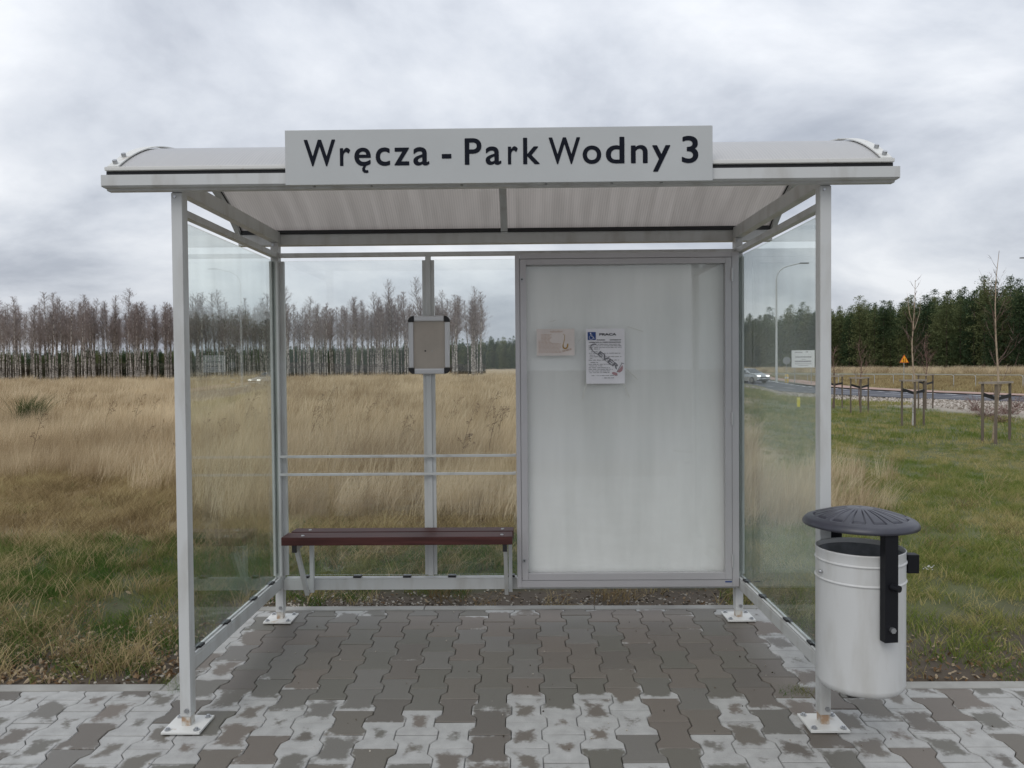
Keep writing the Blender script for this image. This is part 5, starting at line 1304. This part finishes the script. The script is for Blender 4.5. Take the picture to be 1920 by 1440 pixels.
MB().box(2.02, 2.065, -.42, .42, .55, .64).build('grille', 'tyre', CR); MB().box(2.02, 2.07, -.70, .70, .30, .40).build('bumper_intake', 'tyre', CR); MB().box(2.066, 2.075, -.26, .26, .44, .53).build('number_plate', 'board', CR)
cq = G(1408, 722, -.58); CR.location = (cq.x-.2, cq.y, float(zg(cq.x, cq.y))+.03); CR.rotation_euler = (0, 0, R(-62))

# ------------------------------------------------------------------ staked saplings
def stakes(ground_px, label, top_px):
    pts = [G(a_, b_, -.3) for a_, b_ in ground_px]
    z0 = float(zg(pts[1].x, pts[1].y)); c = sum(pts, Vector())/3
    t_ = thing('tree_stakes', label, 'stakes', (c.x, c.y, z0)); H = (ground_px[1][1]-top_px)/1442*(pts[1].y+3)
    for p in pts: MB().tube([(p.x, p.y, z0-.1), (p.x, p.y, z0+H*random.uniform(.985, 1.0))], .029, 8).build('stake', 'stake', t_)
    for i in range(3):
        a_, b_ = pts[i], pts[(i+1) % 3]; d_ = (b_-a_).normalized()*.07
        MB().bar((a_.x-d_.x, a_.y-d_.y, z0+H+.02), (b_.x+d_.x, b_.y+d_.y, z0+H+.02), .07, .045).build('crossbar', 'stakebar', t_)
    for i in (0, 2):
        a_ = pts[i]; MB().bar((a_.x, a_.y-.036, z0+H*(.82 if i == 0 else .79)), (c.x, c.y-.02, z0+H*.74), .012, .075, up=(0,0,1)).build('strap', 'plastic', t_)
    return c, z0, H
def sapling(name, label, base, H, bark, twm, seed, fork=.6, nb_=26, rad=.03, low=.25, spread=.16, dense=5):
    r_ = random.Random(seed); t_ = thing(name, label, 'tree', tuple(base)); b = Vector(base); mb = MB()
    pts = [b+Vector((.05*math.sin(q*1.3+seed), .03*math.cos(q*2), H*q/7)) for q in range(8)]
    mb.tube(pts, [rad*(1-.85*q/7) for q in range(8)], 8, False); mb.build('trunk', bark, t_)
    vs, fs = [], []
    for k in range(nb_):
        t = low+(1-low)*r_.random()**.9; i = min(6, int(t*7)); p = pts[i].lerp(pts[i+1], t*7-i); a_ = r_.uniform(0, 6.28); L = H*spread*(1.25-t)*r_.uniform(.6, 1.3); el = r_.uniform(.55, 1.15)
        d_ = Vector((math.cos(a_)*math.cos(el), math.sin(a_)*math.cos(el), math.sin(el))); m_ = p+d_*L*.5; e_ = p+d_*L+Vector((0,0,L*.15))
        ribbon(vs, fs, [tuple(p), tuple(m_), tuple(e_)], rad*.45, r_)
        for _ in range(dense):
            u = r_.uniform(.3, 1); q_ = p.lerp(e_, u); dd = (d_+Vector((r_.gauss(0,.5), r_.gauss(0,.5), r_.gauss(.1,.4))))*L*.35
            ribbon(vs, fs, [tuple(q_), tuple(q_+dd*.5), tuple(q_+dd)], rad*.28, r_)
    MB().add(vs, fs).build('crown', twm, t_); return t_
sets = [([(1842,832),(1867,834),(1893,828)], 722, 'three wooden stakes around the tall birch sapling by the brown shrubs'),
        ([(1691,799),(1715,801),(1732,798)], 715, 'three wooden stakes around the forked birch sapling with white base'),
        ([(1595,774),(1614,776),(1628,772)], 709, 'three wooden stakes around small bushy red-twigged sapling'),
        ([(1722,767),(1736,768),(1749,765)], 704, 'three wooden stakes around reddish sapling standing behind the forked birch'),
        ([(1549,765),(1564,766),(1579,764)], 706, 'three wooden stakes around red-twigged sapling beside the shelter post')]
res = [stakes(a, l_, tpx) for a, tpx, l_ in sets]
def hgt(px_, py_, c): return P(px_, py_, c.y).z
c, z0, H = res[0]; sapling('birch_sapling', 'tall thin birch sapling tied to stakes by the brown shrubs', (c.x, c.y, z0), hgt(1868, 470, c)-z0, 'yngbark', 'ytwig', 11, nb_=34, rad=.030, low=.20, spread=.17, dense=4)
c, z0, H = res[1]; sb = sapling('birch_sapling', 'birch sapling with forked top and white base tied to stakes', (c.x, c.y, z0), hgt(1718, 525, c)-z0, 'yngbark', 'ytwig', 12, nb_=30, rad=.033, low=.28, spread=.16, dense=5)
MB().tube([(c.x, c.y-.01, z0), (c.x+.005, c.y-.01, z0+.75)], [.042, .038], 10, False).build('white_bark_sleeve', mat('white_flaky_bark', (.62, .60, .56), .8, col2=(.14, .12, .10), vscale=22, lo=.38, hi=.5), sb)
tpz = hgt(1718, 580, c)
vs, fs = [], []
for sgn_ in (-1, 1):
    ribbon(vs, fs, [(c.x+.02, c.y, tpz-.55), (c.x+.02+sgn_*.14, c.y, tpz-.1), (c.x+.02+sgn_*.20, c.y+.03, tpz+.55)], .036)
MB().add(vs, fs).build('fork', 'yngbark', sb)
for i, (px_, py_, sd_, lab) in enumerate(((1614, 640, 21, 'small bushy red-twigged sapling between wooden stakes on the lawn'), (1735, 632, 22, 'reddish leafless sapling in stakes behind the forked birch'), (1565, 655, 23, 'red-twigged sapling in stakes beside the shelter post'))):
    c, z0, H = res[2+i]; sapling('sapling', lab, (c.x, c.y, z0), hgt(px_, py_, c)-z0, 'redtwig', 'redtwig', sd_, nb_=46, rad=.026, low=.36, spread=.26, dense=9)
